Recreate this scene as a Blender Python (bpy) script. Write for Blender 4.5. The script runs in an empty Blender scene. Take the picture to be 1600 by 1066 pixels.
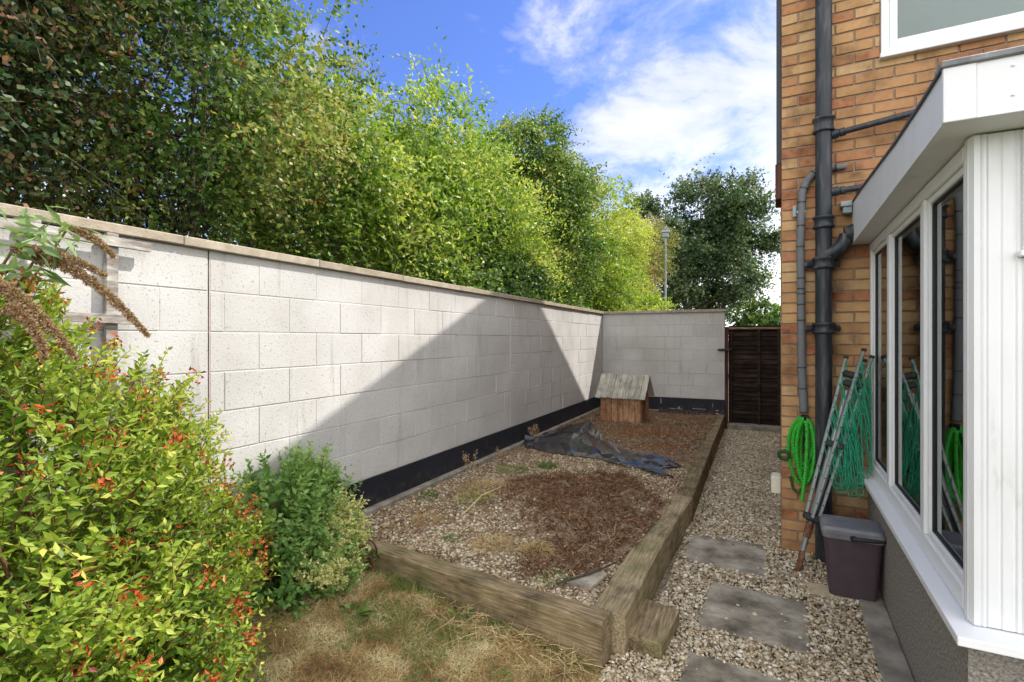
import bpy, math, random
import numpy as np
from mathutils import Vector, Matrix
R = math.radians
rnd = random.Random(7)
rng = np.random.default_rng(11)
sc = bpy.context.scene
col = sc.collection

# ------------------------------------------------------------------ camera, sky, sun, exposure
# world: X runs to the right along the far garden wall, Y runs down the garden, Z up; path level is 0
cam_d = bpy.data.cameras.new('camera')
cam = bpy.data.objects.new('camera', cam_d); col.objects.link(cam)
EYE = 1.54
YAW = 25.46
cam.location = (0, 0, EYE)
cam.rotation_euler = (R(90), 0, R(YAW))
cam_d.sensor_width = 36; cam_d.lens = 18.0
cam_d.shift_y = -3/1600
cam_d.clip_start = 0.05; cam_d.clip_end = 3000
sc.camera = cam

SUN = Vector((1.18, 1.0, 1.75)).normalized()
elev = math.asin(SUN.z); azim = math.atan2(SUN.x, SUN.y)
sd = bpy.data.lights.new('sun', 'SUN'); sd.energy = 2.5; sd.angle = R(0.5); sd.color = (1, .955, .88)
so = bpy.data.objects.new('sun', sd); col.objects.link(so)
so.rotation_euler = SUN.to_track_quat('Z', 'Y').to_euler()
so.location = (5, 5, 12)

sc.view_settings.view_transform = 'Standard'; sc.view_settings.look = 'None'
sc.view_settings.exposure = 1.36; sc.view_settings.gamma = 1

world = bpy.data.worlds.new('World'); sc.world = world; world.use_nodes = True
nt = world.node_tree; nt.nodes.clear()
def NN(nt, t, **kw):
    n = nt.nodes.new(t)
    for k, v in kw.items():
        if k.startswith('i_'): n.inputs[k[2:].replace('_', ' ')].default_value = v
        else: setattr(n, k, v)
    return n
def ramp(nt, stops, interp='LINEAR'):
    n = nt.nodes.new('ShaderNodeValToRGB'); cr = n.color_ramp; cr.interpolation = interp
    while len(cr.elements) > 1: cr.elements.remove(cr.elements[-1])
    for i, (p, c) in enumerate(stops):
        e = cr.elements[0] if i == 0 else cr.elements.new(p)
        e.position = p; e.color = (c[0], c[1], c[2], 1) if hasattr(c, '__len__') else (c, c, c, 1)
    return n
def LK(nt, a, b): nt.links.new(a, b)
sky = NN(nt, 'ShaderNodeTexSky', sky_type='NISHITA', sun_disc=False, sun_elevation=elev, sun_rotation=azim,
         air_density=1.0, dust_density=.6, ozone_density=2.5)
hs = NN(nt, 'ShaderNodeHueSaturation'); hs.inputs['Saturation'].default_value = .98; hs.inputs['Value'].default_value = 1.0
LK(nt, sky.outputs[0], hs.inputs['Color'])
tc = NN(nt, 'ShaderNodeTexCoord')
sep = NN(nt, 'ShaderNodeSeparateXYZ'); LK(nt, tc.outputs['Generated'], sep.inputs[0])
zc = NN(nt, 'ShaderNodeMath', operation='MAXIMUM'); LK(nt, sep.outputs[2], zc.inputs[0]); zc.inputs[1].default_value = .02
za = NN(nt, 'ShaderNodeMath', operation='ADD'); LK(nt, zc.outputs[0], za.inputs[0]); za.inputs[1].default_value = .16
dx = NN(nt, 'ShaderNodeMath', operation='DIVIDE'); LK(nt, sep.outputs[0], dx.inputs[0]); LK(nt, za.outputs[0], dx.inputs[1])
dy = NN(nt, 'ShaderNodeMath', operation='DIVIDE'); LK(nt, sep.outputs[1], dy.inputs[0]); LK(nt, za.outputs[0], dy.inputs[1])
cx = NN(nt, 'ShaderNodeCombineXYZ'); LK(nt, dx.outputs[0], cx.inputs[0]); LK(nt, dy.outputs[0], cx.inputs[1]); cx.inputs[2].default_value = 3.3
cn = NN(nt, 'ShaderNodeTexNoise'); cn.inputs['Scale'].default_value = 3.9; cn.inputs['Detail'].default_value = 9; cn.inputs['Roughness'].default_value = .62; cn.inputs['Distortion'].default_value = .35
cmap = NN(nt, 'ShaderNodeMapping'); cmap.inputs['Scale'].default_value = (1, 1, 1.7); cmap.inputs['Location'].default_value = (3.1, 1.7, .9); LK(nt, tc.outputs['Generated'], cmap.inputs[0]); LK(nt, cmap.outputs[0], cn.inputs['Vector'])
# more cloud low down and to the right of the garden, clear overhead on the left
grad = NN(nt, 'ShaderNodeMath', operation='MULTIPLY_ADD'); LK(nt, sep.outputs[2], grad.inputs[0]); grad.inputs[1].default_value = -.50; grad.inputs[2].default_value = .372
gx = NN(nt, 'ShaderNodeMath', operation='MULTIPLY_ADD'); LK(nt, sep.outputs[0], gx.inputs[0]); gx.inputs[1].default_value = .42; LK(nt, grad.outputs[0], gx.inputs[2])
gy = NN(nt, 'ShaderNodeMath', operation='MULTIPLY_ADD'); LK(nt, sep.outputs[1], gy.inputs[0]); gy.inputs[1].default_value = -.30; gyo = NN(nt, 'ShaderNodeMath', operation='ADD'); LK(nt, gx.outputs[0], gy.inputs[2]); LK(nt, gy.outputs[0], gyo.inputs[0]); gyo.inputs[1].default_value = .22  # extra cloud added behind the viewer, lifts the fill on shaded faces
ca = NN(nt, 'ShaderNodeMath', operation='ADD'); LK(nt, cn.outputs[0], ca.inputs[0]); LK(nt, gyo.outputs[0], ca.inputs[1])
cr = ramp(nt, [(.44, 0), (.52, .22), (.60, .66), (.70, .9), (.9, 1)]); LK(nt, ca.outputs[0], cr.inputs[0])
skt = NN(nt, 'ShaderNodeMix', data_type='RGBA', blend_type='MULTIPLY'); skt.inputs[0].default_value = 1; LK(nt, hs.outputs[0], skt.inputs[6]); skt.inputs[7].default_value = (.33, .40, .66, 1)
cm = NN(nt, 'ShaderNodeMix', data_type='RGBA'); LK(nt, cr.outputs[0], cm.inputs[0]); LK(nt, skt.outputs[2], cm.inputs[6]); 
# clouds: grey-white ahead, whiter towards the horizon, extra brightness added behind the viewer to fill the shade
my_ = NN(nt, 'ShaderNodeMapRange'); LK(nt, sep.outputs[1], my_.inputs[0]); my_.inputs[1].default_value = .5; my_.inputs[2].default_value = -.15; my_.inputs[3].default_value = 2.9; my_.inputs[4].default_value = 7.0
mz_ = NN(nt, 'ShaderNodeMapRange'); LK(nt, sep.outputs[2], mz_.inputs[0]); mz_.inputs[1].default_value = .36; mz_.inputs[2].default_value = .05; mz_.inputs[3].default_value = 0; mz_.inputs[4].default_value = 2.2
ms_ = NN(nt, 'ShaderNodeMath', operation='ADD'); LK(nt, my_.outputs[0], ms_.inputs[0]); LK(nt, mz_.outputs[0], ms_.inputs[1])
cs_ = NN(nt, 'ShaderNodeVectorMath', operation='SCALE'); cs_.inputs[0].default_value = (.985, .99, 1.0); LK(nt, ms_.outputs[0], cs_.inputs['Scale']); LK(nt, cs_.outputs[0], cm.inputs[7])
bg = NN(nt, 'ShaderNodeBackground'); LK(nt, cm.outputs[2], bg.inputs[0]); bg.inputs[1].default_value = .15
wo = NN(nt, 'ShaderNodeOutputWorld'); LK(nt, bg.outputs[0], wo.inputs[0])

# ------------------------------------------------------------------ helpers
def tag(o, label=None, cat=None, group=None, kind=None):
    if label: o['label'] = label
    if cat: o['category'] = cat
    if group: o['group'] = group
    if kind: o['kind'] = kind
    return o
def thing(name, label, cat, loc=(0, 0, 0), rz=0, group=None):
    o = bpy.data.objects.new(name, None); col.objects.link(o); o.location = loc; o.rotation_euler = (0, 0, rz)
    o.empty_display_size = .1
    return tag(o, label, cat, group)

class MB:
    def __init__(s): s.v = []; s.f = []; s.t = []; s.sm = []
    def add(s, verts, faces, tint=None, smooth=False):
        b = len(s.v); s.v += [tuple(p) for p in verts]
        if tint is None: tint = rnd.random()
        for f in faces: s.f.append(tuple(b+i for i in f)); s.t.append(tint); s.sm.append(smooth)
    def box(s, lo, hi, tint=None, bev=0.0, M=None):
        x0, y0, z0 = lo; x1, y1, z1 = hi
        if bev <= 0:
            vs = [(x, y, z) for z in (z0, z1) for y in (y0, y1) for x in (x0, x1)]
            fs = [(0, 2, 3, 1), (4, 5, 7, 6), (0, 1, 5, 4), (2, 6, 7, 3), (0, 4, 6, 2), (1, 3, 7, 5)]
        else:
            b = bev; vs = []; idx = {}
            for i, x in enumerate((x0, x1)):
                for j, y in enumerate((y0, y1)):
                    for k, z in enumerate((z0, z1)):
                        sx = b if i == 0 else -b; sy = b if j == 0 else -b; sz = b if k == 0 else -b
                        idx[i, j, k, 0] = len(vs); vs.append((x, y+sy, z+sz))
                        idx[i, j, k, 1] = len(vs); vs.append((x+sx, y, z+sz))
                        idx[i, j, k, 2] = len(vs); vs.append((x+sx, y+sy, z))
            I = idx; fs = []
            for i in (0, 1): fs.append([I[i, 0, 0, 0], I[i, 1, 0, 0], I[i, 1, 1, 0], I[i, 0, 1, 0]][::(1 if i else -1)])
            for j in (0, 1): fs.append([I[0, j, 0, 1], I[1, j, 0, 1], I[1, j, 1, 1], I[0, j, 1, 1]][::(-1 if j else 1)])
            for k in (0, 1): fs.append([I[0, 0, k, 2], I[1, 0, k, 2], I[1, 1, k, 2], I[0, 1, k, 2]][::(1 if k else -1)])
            for i in (0, 1):
                for j in (0, 1): fs.append([I[i, j, 0, 0], I[i, j, 1, 0], I[i, j, 1, 1], I[i, j, 0, 1]][::(1 if (i+j) % 2 == 0 else -1)])
                for k in (0, 1): fs.append([I[i, 0, k, 0], I[i, 0, k, 2], I[i, 1, k, 2], I[i, 1, k, 0]][::(1 if (i+k) % 2 == 0 else -1)])
            for j in (0, 1):
                for k in (0, 1): fs.append([I[0, j, k, 1], I[1, j, k, 1], I[1, j, k, 2], I[0, j, k, 2]][::(1 if (j+k) % 2 == 0 else -1)])
            for i in (0, 1):
                for j in (0, 1):
                    for k in (0, 1): fs.append([I[i, j, k, 0], I[i, j, k, 1], I[i, j, k, 2]][::(-1 if (i+j+k) % 2 == 0 else 1)])
        if M is not None: vs = [tuple(M @ Vector(p)) for p in vs]
        s.add(vs, fs, tint); return s
    def tube(s, path, rad, n=8, tint=None, caps=True, smooth=True):
        P = [Vector(p) for p in path]
        if not hasattr(rad, '__len__'): rad = [rad]*len(P)
        vs = []; up = None
        for i, p in enumerate(P):
            d = (P[min(i+1, len(P)-1)]-P[max(i-1, 0)]);
            if d.length < 1e-9: d = Vector((0, 0, 1))
            d.normalize()
            if up is None: up = Vector((0, 0, 1)) if abs(d.z) < .9 else Vector((1, 0, 0))
            a = d.cross(up)
            if a.length < 1e-6: a = d.cross(Vector((1, .3, 0)))
            a.normalize(); b = d.cross(a).normalized(); up = -b if False else a.cross(d).normalized()
            for k in range(n):
                t = 2*math.pi*k/n; vs.append(p+(a*math.cos(t)+b*math.sin(t))*rad[i])
        fs = []
        for i in range(len(P)-1):
            for k in range(n):
                fs.append((i*n+k, i*n+(k+1) % n, (i+1)*n+(k+1) % n, (i+1)*n+k))
        if tint is None: tint = rnd.random()
        s.add(vs, fs, tint, smooth)
        if caps:
            s.add([vs[k] for k in range(n)][::-1], [tuple(range(n))], tint)
            s.add(vs[-n:], [tuple(range(n))], tint)
        return s
    def prism(s, poly, z0, z1, tint=None, M=None):
        n = len(poly); vs = [(x, y, z0) for x, y in poly]+[(x, y, z1) for x, y in poly]
        fs = [tuple(range(n))[::-1], tuple(range(n, 2*n))]+[(k, (k+1) % n, n+(k+1) % n, n+k) for k in range(n)]
        if M is not None: vs = [tuple(M @ Vector(p)) for p in vs]
        s.add(vs, fs, tint); return s
    def build(s, name, m, parent=None, bevel=0, fix=True):
        me = bpy.data.meshes.new(name); me.from_pydata(s.v, [], s.f); me.update()
        a = me.attributes.new('tint', 'FLOAT', 'FACE'); a.data.foreach_set('value', s.t)
        me.polygons.foreach_set('use_smooth', s.sm)
        if fix:
            import bmesh
            bm = bmesh.new(); bm.from_mesh(me); bmesh.ops.recalc_face_normals(bm, faces=bm.faces[:]); bm.to_mesh(me); bm.free()
        me.materials.append(m)
        o = bpy.data.objects.new(name, me); col.objects.link(o); o.parent = parent
        if bevel:
            md = o.modifiers.new('bevel', 'BEVEL'); md.width = bevel; md.segments = 2; md.limit_method = 'ANGLE'
        return o

def np_mesh(name, V, Fc, m, parent=None, tint=None, edge=None, smooth=False):
    """V (n,3), Fc (f,k) arrays; tint per face; edge per vertex"""
    me = bpy.data.meshes.new(name); k = Fc.shape[1]
    me.vertices.add(len(V)); me.vertices.foreach_set('co', np.ascontiguousarray(V, dtype=np.float32).ravel())
    me.loops.add(Fc.size); me.loops.foreach_set('vertex_index', Fc.astype(np.int32).ravel())
    me.polygons.add(len(Fc)); me.polygons.foreach_set('loop_start', np.arange(0, Fc.size, k, dtype=np.int32))
    me.polygons.foreach_set('use_smooth', np.full(len(Fc), smooth))
    me.update(calc_edges=True)
    if tint is not None:
        a = me.attributes.new('tint', 'FLOAT', 'FACE'); a.data.foreach_set('value', tint.astype(np.float32))
    if edge is not None:
        a = me.attributes.new('edge', 'FLOAT', 'POINT'); a.data.foreach_set('value', edge.astype(np.float32))
    me.materials.append(m)
    o = bpy.data.objects.new(name, me); col.objects.link(o); o.parent = parent
    return o

def unit(a): return a/np.maximum(np.linalg.norm(a, axis=-1, keepdims=True), 1e-9)

# ------------------------------------------------------------------ materials
def mat(name, stops, rough=.8, nscale=8, namt=.5, bscale=60, bump=.2, bdist=.01, metal=0, tintamt=.6, detail=6, spec=.3, vec_scale=None, coat=0, extra=None):
    """base colour = ramp over (face tint * tintamt + noise * namt)"""
    m = bpy.data.materials.new(name); m.use_nodes = True; nt = m.node_tree; N = nt.nodes; b = N['Principled BSDF']
    tc = NN(nt, 'ShaderNodeTexCoord'); v = tc.outputs['Object']
    if vec_scale:
        mp = NN(nt, 'ShaderNodeMapping'); mp.inputs['Scale'].default_value = vec_scale; LK(nt, v, mp.inputs[0]); v = mp.outputs[0]
    no = NN(nt, 'ShaderNodeTexNoise'); no.inputs['Scale'].default_value = nscale; no.inputs['Detail'].default_value = detail; no.inputs['Roughness'].default_value = .6
    LK(nt, v, no.inputs['Vector'])
    at = NN(nt, 'ShaderNodeAttribute', attribute_name='tint')
    n0 = NN(nt, 'ShaderNodeMath', operation='MULTIPLY_ADD'); LK(nt, no.outputs[0], n0.inputs[0]); n0.inputs[1].default_value = 2.2*namt; n0.inputs[2].default_value = .5-1.1*namt - .5*tintamt
    n1 = NN(nt, 'ShaderNodeMath', operation='MULTIPLY_ADD'); LK(nt, at.outputs['Fac'], n1.inputs[0]); n1.inputs[1].default_value = tintamt; LK(nt, n0.outputs[0], n1.inputs[2])
    cr = ramp(nt, stops); LK(nt, n1.outputs[0], cr.inputs[0])
    out = cr.outputs[0]
    if extra: out = extra(nt, tc, out)
    LK(nt, out, b.inputs['Base Color'])
    b.inputs['Roughness'].default_value = rough; b.inputs['Metallic'].default_value = metal
    b.inputs['Specular IOR Level'].default_value = spec; b.inputs['Coat Weight'].default_value = coat
    if bump:
        n2 = NN(nt, 'ShaderNodeTexNoise'); n2.inputs['Scale'].default_value = bscale; n2.inputs['Detail'].default_value = 5
        LK(nt, v, n2.inputs['Vector'])
        bp = NN(nt, 'ShaderNodeBump'); bp.inputs['Strength'].default_value = bump; bp.inputs['Distance'].default_value = bdist
        LK(nt, n2.outputs[0], bp.inputs['Height']); LK(nt, bp.outputs[0], b.inputs['Normal'])
    return m
def g(v): return (v, v, v)
def leafmat(name, stops, trans=.35, edge=None, rough=.45, spec=.35, tcol=1.5):
    m = bpy.data.materials.new(name); m.use_nodes = True; nt = m.node_tree; b = nt.nodes['Principled BSDF']; out = nt.nodes['Material Output']
    at = NN(nt, 'ShaderNodeAttribute', attribute_name='tint'); cr = ramp(nt, stops); LK(nt, at.outputs['Fac'], cr.inputs[0])
    c = cr.outputs[0]
    if edge:
        ae = NN(nt, 'ShaderNodeAttribute', attribute_name='edge'); er = ramp(nt, [(.42, 0), (.6, 1)]); LK(nt, ae.outputs['Fac'], er.inputs[0])
        mx = NN(nt, 'ShaderNodeMix', data_type='RGBA'); LK(nt, er.outputs[0], mx.inputs[0]); LK(nt, c, mx.inputs[6]); mx.inputs[7].default_value = (*edge, 1); c = mx.outputs[2]
    LK(nt, c, b.inputs['Base Color']); b.inputs['Roughness'].default_value = rough; b.inputs['Specular IOR Level'].default_value = spec
    tr = NN(nt, 'ShaderNodeBsdfTranslucent')
    tm = NN(nt, 'ShaderNodeMix', data_type='RGBA', blend_type='MULTIPLY'); tm.inputs[0].default_value = 1; LK(nt, c, tm.inputs[6]); tm.inputs[7].default_value = (tcol, tcol*1.05, tcol*.55, 1)
    LK(nt, tm.outputs[2], tr.inputs[0])
    ms = NN(nt, 'ShaderNodeMixShader'); ms.inputs[0].default_value = trans; LK(nt, b.outputs[0], ms.inputs[1]); LK(nt, tr.outputs[0], ms.inputs[2]); LK(nt, ms.outputs[0], out.inputs[0])
    return m

def painted_block_extra(band_lo, band_hi):
    def ex(nt, tc, c):
        # pores: dark pits in the rough face
        vo = NN(nt, 'ShaderNodeTexNoise'); vo.inputs['Scale'].default_value = 75; vo.inputs['Detail'].default_value = 3; vo.inputs['Roughness'].default_value = .7; LK(nt, tc.outputs['Object'], vo.inputs['Vector'])
        r = ramp(nt, [(.33, g(.42)), (.40, g(1))]); LK(nt, vo.outputs[0], r.inputs[0])
        mx = NN(nt, 'ShaderNodeMix', data_type='RGBA', blend_type='MULTIPLY'); mx.inputs[0].default_value = .8; LK(nt, c, mx.inputs[6]); LK(nt, r.outputs[0], mx.inputs[7])
        # grime: soft stains
        st = NN(nt, 'ShaderNodeTexNoise'); st.inputs['Scale'].default_value = 1.3; st.inputs['Detail'].default_value = 5; LK(nt, tc.outputs['Object'], st.inputs['Vector'])
        sr = ramp(nt, [(.3, (.80, .79, .77)), (.6, g(1))]); LK(nt, st.outputs[0], sr.inputs[0])
        m2 = NN(nt, 'ShaderNodeMix', data_type='RGBA', blend_type='MULTIPLY'); m2.inputs[0].default_value = 1; LK(nt, mx.outputs[2], m2.inputs[6]); LK(nt, sr.outputs[0], m2.inputs[7])
        # run-off streaks
        mp = NN(nt, 'ShaderNodeMapping'); mp.inputs['Scale'].default_value = (9, 9, .7); LK(nt, tc.outputs['Object'], mp.inputs[0])
        s3 = NN(nt, 'ShaderNodeTexNoise'); s3.inputs['Scale'].default_value = 1.2; s3.inputs['Detail'].default_value = 7; s3.inputs['Roughness'].default_value = .65; LK(nt, mp.outputs[0], s3.inputs['Vector'])
        r3 = ramp(nt, [(.30, (.80, .79, .76)), (.44, g(1))]); LK(nt, s3.outputs[0], r3.inputs[0])
        m3 = NN(nt, 'ShaderNodeMix', data_type='RGBA', blend_type='MULTIPLY'); m3.inputs[0].default_value = 1; LK(nt, m2.outputs[2], m3.inputs[6]); LK(nt, r3.outputs[0], m3.inputs[7])
        return m3.outputs[2]
    return ex
M = {}
M['block'] = mat('painted_block', [(0, (.42, .41, .40)), (.5, (.50, .488, .478)), (1, (.565, .555, .545))], rough=.95, nscale=2.5, namt=.4, bscale=95, bump=.42, bdist=.005, tintamt=.22, spec=.1, extra=painted_block_extra(0, 0))
def splash(nt, tc, c):
    sp = NN(nt, 'ShaderNodeSeparateXYZ'); LK(nt, tc.outputs['Object'], sp.inputs[0])
    n = NN(nt, 'ShaderNodeTexNoise'); n.inputs['Scale'].default_value = 11; n.inputs['Detail'].default_value = 9; n.inputs['Roughness'].default_value = .7; LK(nt, tc.outputs['Object'], n.inputs['Vector'])
    a = NN(nt, 'ShaderNodeMath', operation='MULTIPLY_ADD'); LK(nt, sp.outputs[2], a.inputs[0]); a.inputs[1].default_value = -1.0; LK(nt, n.outputs[0], a.inputs[2])
    r = ramp(nt, [(.22, 0), (.36, .35), (.5, .7)]); LK(nt, a.outputs[0], r.inputs[0])
    m = NN(nt, 'ShaderNodeMix', data_type='RGBA'); LK(nt, r.outputs[0], m.inputs[0]); LK(nt, c, m.inputs[6]); m.inputs[7].default_value = (.10, .085, .065, 1)
    return m.outputs[2]
M['bitumen'] = mat('bitumen_paint', [(0, (.006, .007, .012)), (.8, (.014, .016, .026)), (1, (.035, .038, .05))], rough=.6, nscale=6, namt=.5, bscale=60, bump=.4, tintamt=.2, spec=.35, extra=splash)
M['concrete'] = mat('concrete', [(0, (.12, .105, .085)), (.5, (.24, .215, .175)), (1, (.38, .345, .29))], rough=.98, nscale=7, namt=.85, bscale=90, bump=.4, tintamt=.3, spec=.15)
M['coping'] = mat('coping_stone', [(0, (.22, .185, .14)), (.5, (.34, .29, .225)), (1, (.46, .41, .33))], rough=.95, nscale=14, namt=.7, bscale=150, bump=.4, tintamt=.3, spec=.15)
def brick_extra(nt, tc, c):
    # faint sooty and pale weathering
    st = NN(nt, 'ShaderNodeTexNoise'); st.inputs['Scale'].default_value = 5; st.inputs['Detail'].default_value = 8; LK(nt, tc.outputs['Object'], st.inputs['Vector'])
    sr = ramp(nt, [(.30, (.45, .42, .42)), (.50, g(1)), (.75, (1.18, 1.14, 1.08))]); LK(nt, st.outputs[0], sr.inputs[0])
    m2 = NN(nt, 'ShaderNodeMix', data_type='RGBA', blend_type='MULTIPLY'); m2.inputs[0].default_value = 1; LK(nt, c, m2.inputs[6]); LK(nt, sr.outputs[0], m2.inputs[7])
    return m2.outputs[2]
M['brick'] = mat('buff_brick', [(0, (.20, .07, .04)), (.12, (.31, .12, .06)), (.22, (.35, .165, .08)), (.45, (.37, .205, .095)), (.75, (.42, .255, .12)), (1, (.47, .32, .17))], rough=.85, nscale=26, namt=.34, bscale=120, bump=.4, bdist=.004, tintamt=.82, spec=.2, extra=brick_extra)
M['mortar'] = mat('mortar', [(0, (.18, .12, .085)), (1, (.36, .26, .19))], rough=.95, nscale=25, namt=.6, bscale=150, bump=.4, spec=.1)
def pvc_extra(nt, tc, c):
    st = NN(nt, 'ShaderNodeTexNoise'); st.inputs['Scale'].default_value = 3.5; st.inputs['Detail'].default_value = 8; st.inputs['Roughness'].default_value = .7
    mp = NN(nt, 'ShaderNodeMapping'); mp.inputs['Scale'].default_value = (2.5, 2.5, .6); LK(nt, tc.outputs['Object'], mp.inputs[0]); LK(nt, mp.outputs[0], st.inputs['Vector'])
    sr = ramp(nt, [(.24, (.62, .63, .56)), (.38, (.95, .95, .94)), (.5, g(1))]); LK(nt, st.outputs[0], sr.inputs[0])
    m2 = NN(nt, 'ShaderNodeMix', data_type='RGBA', blend_type='MULTIPLY'); m2.inputs[0].default_value = 1; LK(nt, c, m2.inputs[6]); LK(nt, sr.outputs[0], m2.inputs[7])
    return m2.outputs[2]
M['pvc'] = mat('white_pvc', [(0, (.60, .61, .61)), (.35, (.68, .685, .70)), (1, (.74, .74, .75))], rough=.34, nscale=7, namt=.55, bump=0, tintamt=.2, spec=.5, detail=9)
M['pvc_old'] = mat('weathered_pvc', [(0, (.58, .585, .595)), (1, (.70, .70, .715))], rough=.4, nscale=3, namt=.4, bump=0, tintamt=.2, spec=.5, extra=pvc_extra)
M['black_pipe'] = mat('black_pipe', [(0, (.008, .010, .015)), (.55, (.022, .027, .034)), (1, (.10, .095, .095))], rough=.45, nscale=5, namt=.95, bscale=40, bump=.15, tintamt=.2, vec_scale=(5, 5, .7), spec=.35, coat=0)
M['lagging'] = mat('grey_lagging', [(0, (.10, .105, .115)), (1, (.17, .175, .185))], rough=.9, nscale=20, namt=.4, bscale=80, bump=.2)
M['black'] = mat('black_plastic', [(0, (.01, .01, .012)), (1, (.03, .03, .033))], rough=.45, nscale=10, namt=.3, bump=0)
M['lead'] = mat('lead_flashing', [(0, (.09, .09, .10)), (.6, (.2, .2, .21)), (1, (.4, .4, .4))], rough=.6, nscale=12, namt=.8, bscale=30, bump=.4)
M['render'] = mat('roughcast', [(0, (.13, .115, .10)), (.5, (.29, .265, .235)), (1, (.48, .45, .41))], rough=.97, nscale=85, namt=.9, bscale=110, bump=1, bdist=.02, tintamt=.05, spec=.1, detail=3)
M['roof'] = mat('roof_tile', [(0, (.10, .06, .05)), (1, (.2, .12, .09))], rough=.9, nscale=6)
M['dark_cladding'] = mat('dark_cladding', [(0, (.012, .012, .018)), (1, (.03, .03, .04))], rough=.5, bump=0)
def grain(ax, inner):
    def ex(nt, tc, c):
        if inner: c = inner(nt, tc, c)
        mp = NN(nt, 'ShaderNodeMapping'); mp.inputs['Scale'].default_value = tuple(a*(2.2 if a > 2 else .9) for a in ax); LK(nt, tc.outputs['Object'], mp.inputs[0])
        n = NN(nt, 'ShaderNodeTexNoise'); n.inputs['Scale'].default_value = 7; n.inputs['Detail'].default_value = 4; n.inputs['Roughness'].default_value = .75; LK(nt, mp.outputs[0], n.inputs['Vector'])
        r = ramp(nt, [(.30, g(.45)), (.38, g(.8)), (.50, g(1)), (.72, (1.14, 1.12, 1.08))]); LK(nt, n.outputs[0], r.inputs[0])
        n2 = NN(nt, 'ShaderNodeTexNoise'); n2.inputs['Scale'].default_value = 5; n2.inputs['Detail'].default_value = 9; n2.inputs['Roughness'].default_value = .65; LK(nt, tc.outputs['Object'], n2.inputs['Vector'])
        r2 = ramp(nt, [(.32, g(.45)), (.45, g(.85)), (.6, g(1.1))]); LK(nt, n2.outputs[0], r2.inputs[0])
        m1 = NN(nt, 'ShaderNodeMix', data_type='RGBA', blend_type='MULTIPLY'); m1.inputs[0].default_value = 1; LK(nt, c, m1.inputs[6]); LK(nt, r.outputs[0], m1.inputs[7])
        m2 = NN(nt, 'ShaderNodeMix', data_type='RGBA', blend_type='MULTIPLY'); m2.inputs[0].default_value = 1; LK(nt, m1.outputs[2], m2.inputs[6]); LK(nt, r2.outputs[0], m2.inputs[7])
        return m2.outputs[2]
    return ex
def wood(name, stops, ax=(1, 12, 12), rough=.9, bump=.5, sc_=3, extra=None):
    return mat(name, stops, rough=rough, nscale=sc_, namt=.8, bscale=12, bump=bump, bdist=.006, tintamt=.35, vec_scale=ax, detail=8, spec=.15, extra=grain(ax, extra))
def algae(nt, tc, c):
    st = NN(nt, 'ShaderNodeTexNoise'); st.inputs['Scale'].default_value = 4; st.inputs['Detail'].default_value = 6; LK(nt, tc.outputs['Object'], st.inputs['Vector'])
    sr = ramp(nt, [(.48, 0), (.68, .5)]); LK(nt, st.outputs[0], sr.inputs[0])
    m2 = NN(nt, 'ShaderNodeMix', data_type='RGBA'); LK(nt, sr.outputs[0], m2.inputs[0]); LK(nt, c, m2.inputs[6]); m2.inputs[7].default_value = (.105, .115, .04, 1)
    return m2.outputs[2]
M['sleeper'] = wood('sleeper_wood', [(0, (.06, .042, .025)), (.3, (.175, .125, .070)), (.6, (.29, .222, .130)), (1, (.44, .365, .245))], ax=(1.3, 16, 16), sc_=5, bump=.6, extra=algae)
M['sleeperX'] = M['sleeper']
M['sleeperY'] = wood('sleeper_wood_long', [(0, (.06, .042, .025)), (.3, (.175, .125, .070)), (.6, (.29, .222, .130)), (1, (.44, .365, .245))], ax=(16, 1.3, 16), sc_=5, bump=.6, extra=algae)
M['fence'] = wood('brown_fence', [(0, (.009, .006, .005)), (.5, (.024, .015, .012)), (1, (.06, .04, .032))], ax=(1, 10, 10), bump=.3)
M['red_wood'] = wood('red_brown_post', [(0, (.05, .02, .015)), (1, (.14, .06, .045))], ax=(10, 10, 1), bump=.3)
M['kennel_roof'] = wood('weathered_board', [(0, (.18, .165, .135)), (.5, (.36, .34, .285)), (1, (.52, .50, .44))], ax=(12, 1.5, 1.5), bump=.3)
M['kennel_wall'] = wood('stained_board', [(0, (.16, .07, .035)), (.45, (.36, .19, .10)), (1, (.54, .37, .24))], ax=(6, 6, 2), bump=.3, sc_=4)
M['trellis'] = wood('old_painted_wood', [(0, (.09, .065, .05)), (.35, (.22, .19, .165)), (.6, (.38, .355, .33)), (1, (.60, .58, .56))], ax=(10, 2, 10), bump=.3, sc_=2.5)
M['slab'] = mat('stone_slab', [(0, (.075, .063, .046)), (.3, (.17, .146, .11)), (.6, (.28, .245, .19)), (1, (.42, .38, .30))], rough=1, nscale=6, namt=1.0, bscale=18, bump=.8, bdist=.02, tintamt=.15, detail=12, spec=.04)
M['pebble'] = mat('pebble', [(0, (.10, .07, .043)), (.2, (.26, .185, .11)), (.45, (.39, .31, .20)), (.7, (.50, .43, .305)), (.9, (.60, .545, .44)), (1, (.74, .71, .64))], rough=.75, nscale=60, namt=.12, bump=0, tintamt=.95, spec=.3)
M['grit'] = mat('grit', [(0, (.06, .045, .03)), (.4, (.19, .145, .095)), (.7, (.34, .28, .2)), (1, (.5, .45, .37))], rough=.95, nscale=60, namt=.95, bscale=70, bump=.9, bdist=.015, tintamt=0, detail=3)
M['soil'] = mat('soil', [(0, (.08, .052, .033)), (.45, (.21, .145, .09)), (1, (.38, .29, .20))], rough=1, nscale=30, namt=.9, bscale=50, bump=1, bdist=.02, tintamt=0)
M['earth'] = mat('dry_earth', [(0, (.12, .08, .04)), (.5, (.24, .16, .08)), (1, (.36, .27, .15))], rough=1, nscale=14, namt=.8, bscale=50, bump=.8, bdist=.02, tintamt=0)
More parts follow.
